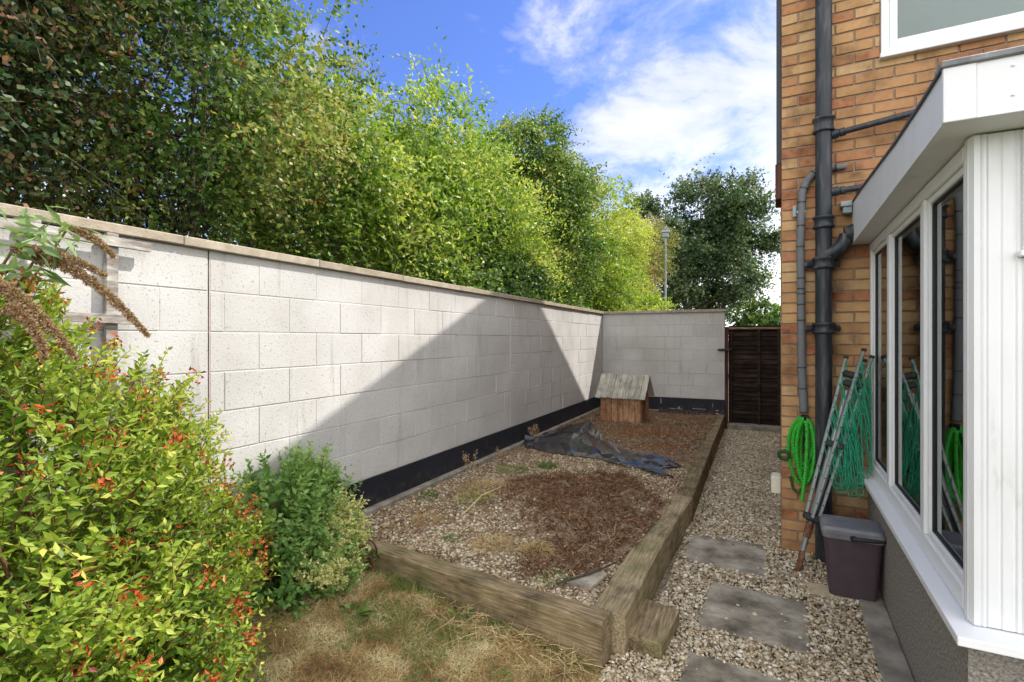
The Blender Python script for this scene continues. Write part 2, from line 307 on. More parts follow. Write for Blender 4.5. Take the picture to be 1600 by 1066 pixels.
M['field'] = mat('rough_grass', [(0, (.05, .07, .02)), (1, (.12, .12, .05))], rough=1, nscale=1, namt=.6)
M['mulch'] = leafmat('dead_fern', [(0, (.035, .016, .009)), (.35, (.105, .047, .023)), (.7, (.23, .12, .065)), (1, (.50, .36, .22))], trans=.1, rough=.8, spec=.1)
M['orange_mulch'] = leafmat('dead_fern_orange', [(0, (.16, .06, .02)), (.5, (.30, .12, .04)), (1, (.45, .24, .10))], trans=.15, rough=.8, spec=.1)
M['straw'] = leafmat('straw', [(0, (.20, .10, .045)), (.3, (.38, .235, .105)), (.65, (.58, .44, .22)), (.97, (.70, .60, .36)), (1, (.75, .65, .44))], trans=.2, rough=.7, spec=.15)
M['green_grass'] = leafmat('green_grass', [(0, (.06, .13, .02)), (.6, (.15, .24, .05)), (1, (.36, .37, .13))], trans=.3)
M['sheet'] = mat('black_polythene', [(0, (.010, .0105, .012)), (1, (.03, .03, .033))], rough=.2, nscale=4, namt=.5, bscale=20, bump=.25, bdist=.01, tintamt=0, spec=.5)
M['hose'] = mat('green_hose', [(0, (.015, .28, .02)), (1, (.07, .50, .06))], rough=.5, nscale=90, namt=.6, bump=0, tintamt=.3)
M['hose_dark'] = mat('dark_green_fitting', [(0, (.01, .05, .012)), (1, (.02, .09, .02))], rough=.6, bump=0)
M['alu'] = mat('dull_aluminium', [(0, (.16, .175, .18)), (1, (.31, .33, .33))], rough=.5, metal=.5, nscale=8, namt=.5, bump=0, spec=.5)
M['line'] = mat('green_line', [(0, (.012, .24, .13)), (1, (.05, .42, .25))], rough=.5, bump=0)
M['rust'] = mat('rusty_steel', [(0, (.04, .02, .012)), (.5, (.13, .06, .03)), (1, (.3, .22, .16))], rough=.9, nscale=20, namt=.9, bump=.3)
M['bin_body'] = mat('brown_plastic', [(0, (.040, .026, .036)), (1, (.075, .05, .062))], rough=.5, nscale=12, namt=.6, bump=.05, bscale=200, spec=.4)
M['bin_lid'] = mat('grey_plastic', [(0, (.10, .10, .115)), (.6, (.16, .16, .18)), (1, (.26, .25, .25))], rough=.5, nscale=10, namt=.7, bump=.05, spec=.4)
M['card'] = mat('wet_cardboard', [(0, (.34, .26, .15)), (1, (.55, .45, .30))], rough=.9, nscale=10, namt=.5)
M['cream'] = mat('cream_plastic', [(0, (.60, .57, .45)), (1, (.68, .65, .53))], rough=.5, bump=0)
M['galv'] = mat('galvanised_steel', [(0, (.16, .20, .20)), (1, (.28, .32, .32))], rough=.6, bump=0)
M['room'] = mat('room_paint', [(0, (.52, .50, .45)), (1, (.60, .58, .53))], rough=.9, bump=0)
M['blind'] = mat('grey_blind', [(0, (.10, .125, .15)), (1, (.14, .165, .19))], rough=.9, bump=0)
M['bark'] = mat('bark', [(0, (.035, .028, .02)), (.5, (.085, .07, .05)), (1, (.17, .15, .12))], rough=.95, nscale=8, namt=.7, bscale=20, bump=.6, vec_scale=(2, 2, .5))
M['stem'] = mat('shrub_stem', [(0, (.06, .03, .015)), (1, (.20, .10, .05))], rough=.8, bump=0)
def glassmat(ior):
    m = bpy.data.materials.new('window_glass'); m.use_nodes = True; nt = m.node_tree; nt.nodes.remove(nt.nodes['Principled BSDF']); out = nt.nodes['Material Output']
    gl = NN(nt, 'ShaderNodeBsdfGlossy'); gl.inputs['Roughness'].default_value = 0.0; gl.inputs['Color'].default_value = (.93, .97, .95, 1)
    tr = NN(nt, 'ShaderNodeBsdfTransparent'); tr.inputs['Color'].default_value = (.88, .94, .91, 1)
    fr = NN(nt, 'ShaderNodeFresnel'); fr.inputs['IOR'].default_value = ior
    ms = NN(nt, 'ShaderNodeMixShader'); LK(nt, fr.outputs[0], ms.inputs[0]); LK(nt, tr.outputs[0], ms.inputs[1]); LK(nt, gl.outputs[0], ms.inputs[2]); LK(nt, ms.outputs[0], out.inputs[0])
    return m
M['glass'] = glassmat(3.0); M['glass_up'] = glassmat(1.65)

# ------------------------------------------------------------------ setting: ground, lawn, path
def sheet_grid(name, corner_fn, nu, nv, m, kind='structure'):
    vs = []; fs = []
    for j in range(nv+1):
        for i in range(nu+1): vs.append(corner_fn(i/nu, j/nv))
    for j in range(nv):
        for i in range(nu): a = j*(nu+1)+i; fs.append((a, a+1, a+nu+2, a+nu+1))
    mb = MB(); mb.add(vs, fs, .5, True); o = mb.build(name, m, fix=False); tag(o, kind=kind); return o
mb = MB(); mb.add([(-600, -600, -.25), (600, -600, -.25), (600, 900, -.25), (-600, 900, -.25)], [(0, 1, 2, 3)], .5)
tag(mb.build('ground', M['field'], fix=False), kind='structure')
from mathutils import noise as mn
def nz(x, y, s=1, k=0): return mn.noise(Vector((x*s, y*s, k)))
def path_z(v): return -.012*max(0, v-4.5)
def lawn_z(u, v):
    t = min(1, max(0, (-u-.75)/1.6)); return .005+.115*t+.012*nz(u, v, 3)
WALL_U = -2.73; WALL_V = 9.9; TOP = 2.08
# gravel path base
sheet_grid('gravel_path', lambda s, t: (-.66+s*(2.2), 1.0+t*9.6, path_z(1.0+t*9.6)+.006*nz(s*2.2, t*9.6, 4)-.012), 22, 90, M['grit'])
sheet_grid('lawn', lambda s, t: (-2.72+s*2.14, -1.5+t*(4.35-.28*s), lawn_z(-2.72+s*2.14, -1.5+t*4.3)-.012), 50, 90, M['earth'])
# far verge beyond the gate
sheet_grid('lane', lambda s, t: (-2.4+s*9, 10.75+t*30, -.12), 4, 4, M['concrete'])

# bed
BL = lambda t: (WALL_U+.05, 2.70+t*(WALL_V-2.70))
def BR(t):
    pts = [(0, -.72, 2.42), (.1, -.70, 3.2), (.24, -.62, 4.2), (.45, -.61, 5.5), (1, -.6, 9.9)]
    for a, b in zip(pts, pts[1:]):
        if t <= b[0]:
            k = (t-a[0])/(b[0]-a[0]); return (a[1]+(b[1]-a[1])*k, a[2]+(b[2]-a[2])*k)
    return pts[-1][1:]
def in_patch(u, v, cu, cv, ru, rv, th=0, rag=.35):
    x = u-cu; y = v-cv; c, s = math.cos(th), math.sin(th); a = (x*c+y*s)/ru; b = (-x*s+y*c)/rv
    return 1-math.sqrt(a*a+b*b)+rag*(nz(u, v, 2.1, 5)*1.3+nz(u, v, 6.5, 8)*.8+nz(u, v, 17, 3)*.5)
def bed_z(u, v):
    z = .185+.012*nz(u, v, 2.2, 1)
    d = in_patch(u, v, -1.35, 3.95, .85, 1.0); z += .075*max(0, min(1, d*1.8))*(1+.5*nz(u, v, 7, 2))
    return z
def bed(s, t):
    a = BL(t); b = BR(t); u = a[0]+(b[0]-a[0])*s; v = a[1]+(b[1]-a[1])*s; return (u, v, bed_z(u, v))
sheet_grid('planting_bed', bed, 60, 150, M['soil'])

# ------------------------------------------------------------------ block walls
def block_wall(rects, axis, plane, sgn, depth=.004, cham=.0035, tints=None):
    """rects (a0,a1,z0,z1) on the plane; axis 'Y' = wall face looks along +-X, 'X' = face looks along +-Y"""
    mb = MB()
    for (a0, a1, z0, z1) in rects:
        j = .0022; a0 += .0012; a1 -= .0012; z0 += j; z1 -= j
        off = rnd.uniform(-.002, .002)
        outer = [(a0, z0), (a1, z0), (a1, z1), (a0, z1)]; c = cham
        inner = [(a0+c, z0+c), (a1-c, z0+c), (a1-c, z1-c), (a0+c, z1-c)]
        def P(a, z, d):
            return (plane+sgn*d, a, z) if axis == 'Y' else (a, plane+sgn*d, z)
        vs = [P(a, z, -.0055) for a, z in outer]+[P(a, z, off) for a, z in inner]
        fs = [(4, 5, 6, 7), (0, 1, 5, 4), (1, 2, 6, 5), (2, 3, 7, 6), (3, 0, 4, 7)]
        if (axis == 'Y') == (sgn < 0): fs = [f[::-1] for f in fs]
        if axis == 'X' : pass
        mb.add(vs, fs, rnd.random())
    return mb
CH = .225
def courses(segs, zt, n, first=0.0, short_ok=True):
    """segs: list of (a0,a1,phase, toothed)"""
    out = []
    for (a0, a1, ph, tooth) in segs:
        for k in range(n):
            z1 = zt-k*CH; z0 = z1-CH
            x = a0; off = (ph+(.225 if k % 2 else 0)) % .45
            if tooth and k in (1, 3, 5, 7) : 
                out.append((a0, a0+.2, z0, z0+CH*.5)); out.append((a0, a0+.2, z0+CH*.5, z1)); x = a0+.2; off = .25
            nx = x+off if off > .06 else x+.45
            while x < a1-.01:
                e = min(nx, a1)
                if a1-e < .05: e = a1
                out.append((x, e, z0, z1)); x = e; nx = e+.45
    return out
# left wall
lw = thing('block_wall', 'long painted concrete block wall with stone coping and black painted base', 'wall', (WALL_U, 4, 0))
def P2(o, par):  # keep world coordinates for a child built in world space
    o.parent = par; o.matrix_parent_inverse = Matrix.LocRotScale(par.location, par.rotation_euler, None).inverted(); return o
segs = [(-2.0, 1.83, .2, False), (1.842, 5.68, .31, False), (5.686, WALL_V, .1, True)]
rc = courses(segs, TOP-.05, 9)
light = [r for r in rc if r[2] > .44]; dark = [r for r in rc if r[2] <= .44 and r[3] > .25]
P2(block_wall(light, 'Y', WALL_U, 1).build('blockwork', M['block'], fix=False), lw)
P2(block_wall(dark, 'Y', WALL_U+.004, 1).build('bitumen_band', M['bitumen'], fix=False), lw)
mb = MB()
mb.box((WALL_U-.215, -2, .452), (WALL_U-.0038, 1.832, TOP-.05), .35); mb.box((WALL_U-.215, 1.840, .452), (WALL_U-.0038, 5.682, TOP-.05), .35); mb.box((WALL_U-.215, 5.684, .452), (WALL_U-.0038, WALL_V+.2, TOP-.05), .35)
P2(mb.build('wall_core', M['block']), lw)
mb = MB(); mb.box((WALL_U-.215, -2, -.2), (WALL_U-.004, WALL_V+.2, .4515), .5); P2(mb.build('wall_base', M['bitumen']), lw)
mb = MB(); mb.box((WALL_U-.3, -2, -.2), (WALL_U+.055, WALL_V-.0, .2275), .4, bev=.01); P2(mb.build('footing', M['concrete']), lw)
mb = MB(); y = -2.0
for L in [.92]*20:
    e = min(y+L, WALL_V+.03)
    if e <= y+.02: break
    mb.box((WALL_U-.25, y+.002, TOP-.05+rnd.uniform(0, .003)), (WALL_U+.035, e-.002, TOP+rnd.uniform(-.002, .002)), bev=.004); y = e
P2(mb.build('coping', M['coping']), lw)
mb = MB(); mb.box((WALL_U-.02, 1.8335, .46), (WALL_U-.004, 1.8385, TOP-.052), .1); P2(mb.build('expansion_joint', M['rust']), lw)

# back wall
BE = -.50
bw = thing('block_wall', 'short painted concrete block wall across the garden end, beside the gate', 'wall', ((WALL_U+BE)/2, WALL_V, 0))
rc = courses([(WALL_U+.002, BE, .13, False)], TOP-.05, 9)
P2(block_wall([r for r in rc if r[2] > .44], 'X', WALL_V, -1).build('blockwork', M['block'], fix=True), bw)
P2(block_wall([r for r in rc if r[2] <= .44], 'X', WALL_V-.004, -1).build('bitumen_band', M['bitumen'], fix=True), bw)
mb = MB(); mb.box((WALL_U-.0, WALL_V+.0038, .452), (BE-.003, WALL_V+.215, TOP-.05), .4); P2(mb.build('wall_core', M['block']), bw)
mb = MB(); mb.box((WALL_U-.0, WALL_V+.004, -.2), (BE-.002, WALL_V+.214, .4515), .4); P2(mb.build('wall_base', M['bitumen']), bw)
mb = MB(); x = WALL_U+.04
while x < BE-.02:
    e = min(x+.6, BE+.03)
    if BE+.03-e < .1: e = BE+.03
    mb.box((x, WALL_V-.035, TOP-.05), (e-.002, WALL_V+.25, TOP+rnd.uniform(-.002, .002)), bev=.004); x = e
P2(mb.build('coping', M['coping']), bw)
mb = MB()  # scraped pale marks and mortar splashes on the black base
for (u0, u1, z, h) in [(-1.62, -1.60, .36, .09), (-1.58, -1.22, .245, .012), (-1.30, -1.27, .24, .06), (-1.05, -.82, .262, .018), (-.66, -.60, .25, .02), (-.71, -.695, .33, .07)]:
    n = max(3, int((u1-u0)/.05)+2); top = []; bot = []
    for i in range(n):
        x = u0+(u1-u0)*i/(n-1); top.append((x, WALL_V-.0075, z+h*rnd.uniform(.4, 1))); bot.append((x, WALL_V-.0075, z-h*rnd.uniform(0, .4)))
    mb.add(top+bot, [(i, i+1, n+i+1, n+i) for i in range(n-1)], .8)
P2(mb.build('mortar_splash', M['concrete']), bw)
mb = MB(); mb.box((WALL_U+.06, WALL_V-.05, .1), (-.6, WALL_V-.006, .215), .5, bev=.012); P2(mb.build('footing', M['concrete']), bw)

# ------------------------------------------------------------------ gate
gt = thing('garden_gate', 'dark brown lap panel garden gate between the block wall and the brick house', 'gate', (-.05, WALL_V+.1, 0))
gz0, gz1 = .01, 1.74
mb = MB(); z = gz0+.03
x0, x1 = -.443, .60
while z < gz1-.04:
    vs = [(x0, WALL_V+.14, z), (x1, WALL_V+.14, z), (x1, WALL_V+.125, z+.013), (x0, WALL_V+.125, z+.013), (x0, WALL_V+.145, z+.095), (x1, WALL_V+.145, z+.095)]
    zz = [rnd.uniform(-.004, .004) for _ in range(2)]
    mb.add([(x0, WALL_V+.118, z+zz[0]), (x1, WALL_V+.118, z+zz[1]), (x1, WALL_V+.14, z+.1), (x0, WALL_V+.14, z+.1), (x0, WALL_V+.15, z+.1), (x1, WALL_V+.15, z+.1), (x1, WALL_V+.135, z), (x0, WALL_V+.135, z)],
           [(0, 1, 2, 3), (3, 2, 5, 4), (4, 5, 6, 7), (7, 6, 1, 0)]); z += .082
P2(mb.build('lap_boards', M['fence']), gt)
mb = MB()
for (a, b) in ((-.415, -.375), (.03, .075), (.34, .385)): mb.box((a, WALL_V+.085, gz0), (b, WALL_V+.117, gz1-.03), bev=.003)
P2(mb.build('batten', M['fence']), gt)
mb = MB(); mb.box((-.44, WALL_V+.07, gz1-.028), (.62, WALL_V+.17, gz1+.01), bev=.004); P2(mb.build('top_rail', M['sleeperX']), gt)
mb = MB(); mb.box((-.497, WALL_V+.03, -.1), (-.445, WALL_V+.12, 1.76), bev=.004); P2(mb.build('gate_post', M['red_wood']), gt)
mb = MB(); mb.box((.40, WALL_V-.02, -.1), (.50, WALL_V+.075, 1.80), bev=.004); P2(mb.build('gate_post', M['fence']), gt)
mb = MB(); mb.box((-.60, WALL_V-.03, 1.33), (-.50, WALL_V-.012, 1.37), bev=.003); mb.tube([(-.62, WALL_V-.035, 1.35), (-.40, WALL_V-.035, 1.35)], .012, 8); mb.box((-.48, WALL_V-.02, 1.325), (-.42, WALL_V+.025, 1.375), bev=.003)
P2(mb.build('bolt', M['black']), gt)
mb = MB(); mb.box((-.46, WALL_V-.10, -.2), (.62, WALL_V+.2, .035), .35, bev=.01)
tag(mb.build('door_step', M['concrete']), 'low concrete step under the brown gate', 'step')

# ------------------------------------------------------------------ sleepers
def beam(name, a, b, w, z0, z1a, z1b, m, label, bow=None, nseg=10, tilt=0):
    """long timber from a to b (2D outer edge line), width w to the left side"""
    A = Vector(a); B = Vector(b); d = (B-A).normalized(); n = Vector((-d.y, d.x))
    mb = MB(); rings = []
    for i in range(nseg+1):
        t = i/nseg; p = A+(B-A)*t
        if bow: p = p+n*bow(t)
        zt = z1a+(z1b-z1a)*t+.003*nz(p.x, p.y, 4)
        q = p+n*w; c = .008+.004*nz(p.x, p.y, 9, 3)
        rings.append([(p.x, p.y, z0), (p.x, p.y, zt-c), (p.x+n.x*c, p.y+n.y*c, zt), (q.x-n.x*c, q.y-n.y*c, zt+.002), (q.x, q.y, zt-c), (q.x, q.y, z0)])
    vs = sum(rings, []); k = 6; fs = []
    for i in range(nseg):
        for j in range(k): fs.append((i*k+j, i*k+(j+1) % k, (i+1)*k+(j+1) % k, (i+1)*k+j))
    fs += [tuple(range(k)), tuple(range(nseg*k, nseg*k+k))]
    MI = Matrix.Translation((A.x, A.y, 0)) @ Matrix.Rotation(math.atan2(d.y, d.x), 4, 'Z'); inv = MI.inverted()
    mb.add([inv @ Vector(p) for p in vs], fs, rnd.random()); o = mb.build(name, M['sleeper']); o.matrix_world = MI; return tag(o, label, 'sleeper', 'timber sleepers edging the bed')
# front sleeper: outer edge faces the lawn
beam('timber_sleeper', (-2.55, 2.575), (-.645, 2.322), .12, -.05, .225, .222, M['sleeperX'], 'weathered timber sleeper along the lawn edge of the raised bed')
beam('timber_sleeper', (-.522, 2.46), (-.478, 4.55), .165, -.05, .212, .208, M['sleeperY'], 'nearest long timber sleeper beside the gravel path, knotted and mossy', bow=lambda t: .045*(1-t)+0.02*math.sin(t*3.1), nseg=12)
beam('timber_sleeper', (-.478, 4.556), (-.495, 6.95), .135, -.05, .206, .200, M['sleeperY'], 'middle timber sleeper of the line beside the gravel path')
beam('timber_sleeper', (-.495, 6.956), (-.50, WALL_V-.01), .115, -.08, .2, .19, M['sleeperY'], 'farthest timber sleeper beside the path, ending at the block wall')
mb = MB(); mb.prism([(-.57, 2.915), (-.367, 2.86), (-.405, 2.50), (-.60, 2.53)][::-1], -.05, .09, .35)
tag(mb.build('timber_offcut', M['sleeperY'], bevel=.006), 'short block of sleeper used as a step beside the raised bed corner', 'timber block')

# ------------------------------------------------------------------ slabs
def slab(poly, z, label):
    mb = MB(); pts = []
    for i in range(len(poly)):
        a = Vector(poly[i]); b = Vector(poly[(i+1) % len(poly)])
        for k in range(16):
            t = k/16; p = a+(b-a)*t; n = Vector((-(b-a).y, (b-a).x)).normalized(); p += n*(.006*nz(p.x, p.y, 8, 2)+.006*nz(p.x, p.y, 23, 4)); pts.append((p.x, p.y))
    mb.prism(pts, -.04, z); o = mb.build('paving_slab', M['slab'], bevel=.004); return tag(o, label, 'paving slab', 'stepping slabs in the gravel')
slab([(-.458, 4.241), (.073, 4.244), (.06, 3.671), (-.461, 3.72)], .012, 'farthest grey paving slab in the gravel, level with the brick corner')
slab([(-.25, 3.446), (.265, 3.414), (.238, 2.854), (-.286, 2.887)], .016, 'middle grey paving slab in the gravel, wholly in view')
slab([(-.30, 2.637), (.26, 2.58), (.24, 2.0), (-.32, 2.05)], .016, 'nearest grey paving slab, cut off by the bottom of the picture')

# ------------------------------------------------------------------ kennel
kx = Vector((.668, -.045)).normalized(); kang = math.atan2(kx.y, kx.x)
kn = thing('kennel', 'small wooden kennel with grey boarded pitched roof in the wall corner', 'kennel', (-2.32, 8.27, .18), kang)
W_, D_, H_ = .67, .50, .44
mb = MB()
nb = 7
for i in range(nb): mb.box((i*W_/nb+.003, 0, 0), ((i+1)*W_/nb-.003, .016, H_), bev=.004)
mb.build('front_boards', M['kennel_wall'], kn)
mb = MB()
for i in range(nb): mb.box((i*W_/nb+.0015, D_-.016, 0), ((i+1)*W_/nb-.0015, D_, H_), bev=.0015)
mb.build('back_boards', M['kennel_wall'], kn)
mb = MB()
def gable(x0, x1):
    pts = [(.017, 0), (D_-.017, 0), (D_-.017, H_), (D_/2, H_+.30), (.017, H_)]
    vs = [(x0, y, z) for y, z in pts]+[(x1, y, z) for y, z in pts]
    mb.add(vs, [tuple(range(5)), tuple(range(5, 10))]+[(i, (i+1) % 5, 5+(i+1) % 5, 5+i) for i in range(5)], .15)
gable(0, .016)
# right end has an open doorway: two cheeks and a head
mb.build('end_boards', M['kennel_wall'], kn); mb = MB()
for (y0, y1, z0, z1) in [(.017, .12, 0, H_), (D_-.12, D_-.017, 0, H_), (.12, D_-.12, .36, H_)]: mb.box((W_-.016, y0, z0), (W_, y1, z1), .15)
mb.build('doorway_surround', M['kennel_wall'], kn)
pass
mb = MB(); mb.box((.017, .0175, 0), (W_-.017, D_-.0175, .02), .2); mb.box((.017, .0165, 0), (W_-.017, .0172, H_), .0); mb.build('kennel_floor', M['kennel_wall'], kn)
mb = MB(); ov = .06; xr0, xr1 = -.07, W_+.085
rz = H_+.335; ez = H_-.025
nr = 9
for sgn in (0, 1):
    for i in range(nr):
        a = xr0+(xr1-xr0)*i/nr+.003; b = xr0+(xr1-xr0)*(i+1)/nr-.003
        y0, y1 = (-ov, D_/2) if sgn == 0 else (D_+ov, D_/2+.001)
        dz = rnd.uniform(-.004, .004)
        vs = []
        for x in (a, b): vs += [(x, y0, ez+dz), (x, y1, rz+dz), (x, y1, rz-.016+dz), (x, y0, ez-.016+dz)]
        mb.add(vs, [(0, 1, 2, 3), (4, 7, 6, 5), (0, 4, 5, 1), (3, 2, 6, 7), (0, 3, 7, 4), (1, 5, 6, 2)])
mb.build('roof', M['kennel_roof'], kn)

# ------------------------------------------------------------------ house
HA = -R(2.18)
hs_o = thing('brick_house', 'buff brick house with white extension, dark pipes and upstairs window', 'house', (.1655, 4.233, 0), HA)
# bricks
mb = MB(); mo = MB()
def brick_field(x0, x1, z0, z1, holes=()):
    nrow = int(round((z1-z0)/.075))
    for r in range(nrow):
        za = z0+r*.075; zb = za+.075
        x = x0; first = .112 if r % 2 else .225
        e = x+first
        while x < x1-.005:
            e2 = min(e, x1)
            if x1-e2 < .03: e2 = x1
            a, b = x, e2
            skip = False; pieces = [(a, b)]
            for (hx0, hx1, hz0, hz1) in holes:
                if zb > hz0+.02 and za < hz1-.02:
                    np_ = []
                    for (p, q) in pieces:
                        if q <= hx0 or p >= hx1: np_.append((p, q)); continue
                        if p < hx0: np_.append((p, hx0))
                        if q > hx1: np_.append((hx1, q))
                    pieces = np_
            for (p, q) in pieces:
                if q-p < .02: continue
                j = .0048; w = lambda: rnd.uniform(-.0012, .0012)
                P = [(p+j+w(), za+j+w()), (q-j+w(), za+j+w()), (q-j+w(), zb-j+w()), (p+j+w(), zb-j+w())]; c = .0028; off = rnd.uniform(-.0025, .001)
                sg = [(1, 1), (-1, 1), (-1, -1), (1, -1)]
                vs = [(X, .009, Z) for X, Z in P]+[(X+s[0]*c, off, Z+s[1]*c) for (X, Z), s in zip(P, sg)]
                t = rnd.random(); t = t**.7
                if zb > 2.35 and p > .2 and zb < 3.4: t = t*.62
                mb.add(vs, [(4, 5, 6, 7), (0, 1, 5, 4), (1, 2, 6, 5), (2, 3, 7, 6), (3, 0, 4, 7)], t)
            x = e2; e = x+.225
WX0, WX1, WZ0, WZ1 = .60, 2.4, 3.43, 4.55
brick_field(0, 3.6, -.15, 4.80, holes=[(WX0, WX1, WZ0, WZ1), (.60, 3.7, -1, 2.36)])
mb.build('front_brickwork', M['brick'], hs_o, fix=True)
mo = MB()
GAP = [((0.004, .007, -.2), (.60, .1, 4.83)), ((.60, .007, 2.3), (3.6, .1, WZ0)), ((.6, .007, WZ1), (3.6, .1, 4.83)), ((WX1, .007, WZ0), (3.6, .1, WZ1)), ((3.6, 0, -.2), (7, .1, 4.83))]
for lo, hi in GAP: mo.box(lo, hi, .5)
mo.build('mortar', M['mortar'], hs_o)
# side wall (gable end) as brick coloured solid, rear and far walls
mo = MB(); yb = 7.6; ya = 4.44
pts = [(.1001, -.2), (yb, -.2), (yb, 4.83), (ya, 6.86), (.1001, 4.83)]
for xx in (.003, 6.9):
    vs = [(xx, y, z) for y, z in pts]+[(xx+.1, y, z) for y, z in pts]
    mo.add(vs, [tuple(range(5)), tuple(range(5, 10))]+[(i, (i+1) % 5, 5+(i+1) % 5, 5+i) for i in range(5)], .7)
mo.box((.11, yb-.1, -.2), (6.89, yb-.001, 4.8), .7)
mo.build('side_wall', M['brick'], hs_o)
mo = MB()
for (y0, z0, y1, z1) in [(-.03, 4.80, ya, 6.90), (yb+.15, 4.74, ya+.001, 6.90)]:
    n_ = Vector((-(z1-z0), (y1-y0))).normalized()*.06
    if n_.y < 0: n_ = -n_
    vs = []
    for x in (-.01, 7.1): vs += [(x, y0, z0), (x, y1, z1), (x, y1+n_.x, z1+n_.y), (x, y0+n_.x, z0+n_.y)]
    mo.add(vs, [(0, 1, 2, 3), (4, 7, 6, 5), (0, 4, 5, 1), (3, 2, 6, 7), (0, 3, 7, 4), (1, 5, 6, 2)], .5)
mo.build('roof', M['roof'], hs_o)
mo = MB(); mo.box((-.029, .012, 2.83), (.0025, .4, 4.75), .5, bev=.002); mo.build('verge_cladding', M['dark_cladding'], hs_o)
mo = MB(); mo.box((-.036, .012, 2.57), (.0025, .3, 2.828), .2, bev=.002); mo.build('side_trim', M['red_wood'], hs_o)
mo = MB(); mo.box((-.062, .16, .36), (.0025, .30, .49), .5, bev=.006)
for k in range(4): mo.box((-.066, .17+k*.032, .37), (-.0615, .185+k*.032, .48), .3)
mo.build('vent_cover', M['cream'], hs_o)

# upstairs window
uw = MB()
def frame_rect(mb, x0, x1, z0, z1, w, y0, y1, t=.5, bev=.003):
    mb.box((x0, y0, z0), (x0+w, y1, z1), t, bev); mb.box((x1-w, y0, z0), (x1, y1, z1), t, bev)
    mb.box((x0+w, y0+.0005, z0), (x1-w, y1-.0005, z0+w), t, bev); mb.box((x0+w, y0+.0005, z1-w), (x1-w, y1-.0005, z1), t, bev)
wn = MB(); frame_rect(wn, WX0, WX1, WZ0+.03, WZ1, .045, -.012, .07)
win = wn.build('upstairs_window', M['pvc'], hs_o)
wn = MB(); frame_rect(wn, WX0+.047, WX1-.047, WZ0+.077, WZ1-.047, .045, -.004, .055); wn.build('sash', M['pvc'], win)
wn = MB(); wn.box((WX0-.01, -.05, WZ0-.004), (WX1+.01, .05, WZ0+.028), .5, bev=.004); wn.build('sill', M['pvc'], win)
wn = MB(); wn.box((WX0+.09, .03, WZ0+.12), (WX1-.09, .036, WZ1-.09), .5); wn.build('pane', M['glass_up'], win)
mo = MB(); mo.box((.35, .5, 2.7), (6.8, .52, 4.75), .5); mo.box((.35, .12, 3.2), (6.8, .52, 3.22), .5); mo.build('upstairs_room', M['blind'], hs_o)

# extension (white clad bay with side window strip)
EX = .537; EY = -2.112; ZS = .63; ZH = 2.19
# render wall and base
mo = MB(); mo.box((EX-.008, EY+.006, -.1), (EX+.12, -.001, ZS-.03), .5); mo.box((EX+.1201, EY+.006, -.1), (4.0, EY+.12, ZS-.03), .5)
mo.build('rendered_base', M['render'], hs_o)
mo = MB(); mo.box((.40, EY-.30, -.1), (EX-.009, -.42, .028), .4, bev=.008); mo.box((EX-.0085, EY-.30, -.1), (4, EY+.005, .028), .4); mo.build('concrete_plinth', M['concrete'], hs_o)
# sill board around
mo = MB()
sp = [(.476, -.003), (.476, EY-.105), (4.0, EY-.105), (4.0, EY+.03), (EX+.02, EY+.03), (EX+.02, -.003)]
mo.prism(sp, ZS-.028, ZS, .5); mo.build('sill', M['pvc'], hs_o, bevel=.003)
# side window: outer frame, mullions, sashes; plane x = EX.. facing -x
HEAD = 2.186
def bar(mb, y0, y1, z0, z1, x0=EX, x1=EX+.07, bev=.004, t=.5): mb.box((x0, y0, z0), (x1, y1, z1), t, bev)
bwn = MB()
bar(bwn, -.05, -.003, ZS+.001, HEAD)                       # jamb at the brick wall
for y in (-.64, -1.43): bar(bwn, y-.065, y, ZS+.08, HEAD-.055)   # mullions
bar(bwn, -2.02, -.0505, ZS+.001, ZS+.079); bar(bwn, -2.02, -.0505, HEAD-.054, HEAD)
bar(bwn, -2.06, -2.0205, ZS+.001, HEAD)
bw_ = bwn.build('side_window', M['pvc'], hs_o)
for i, (ya_, yb_) in enumerate([(-.64, -.05), (-1.43, -.705), (-2.02, -1.495)]):
    s_ = MB(); z0_, z1_ = ZS+.08, HEAD-.055
    w_ = .028
    for (a, b, c, d) in [(ya_, ya_+w_, z0_, z1_), (yb_-w_, yb_, z0_, z1_), (ya_+w_, yb_-w_, z0_, z0_+w_), (ya_+w_, yb_-w_, z1_-w_, z1_)]:
        s_.box((EX+.012, a+.0005, c+.0005), (EX+.055, b-.0005, d-.0005), .5, .003)
    s_.build('sash', M['pvc'], bw_)
    s_ = MB()
    for (a, b, c, d) in [(ya_+w_, ya_+w_+.006, z0_+w_, z1_-w_), (yb_-w_-.006, yb_-w_, z0_+w_, z1_-w_), (ya_+w_+.006, yb_-w_-.006, z0_+w_, z0_+w_+.006), (ya_+w_+.006, yb_-w_-.006, z1_-w_-.006, z1_-w_)]:
        s_.box((EX+.022, a, c), (EX+.045, b, d), .5)
    s_.build('gasket', M['black'], bw_)
    s_ = MB(); s_.box((EX+.03, ya_+w_+.004, z0_+w_+.004), (EX+.034, yb_-w_-.004, z1_-w_-.004), .5); s_.build('pane', M['glass'], bw_)
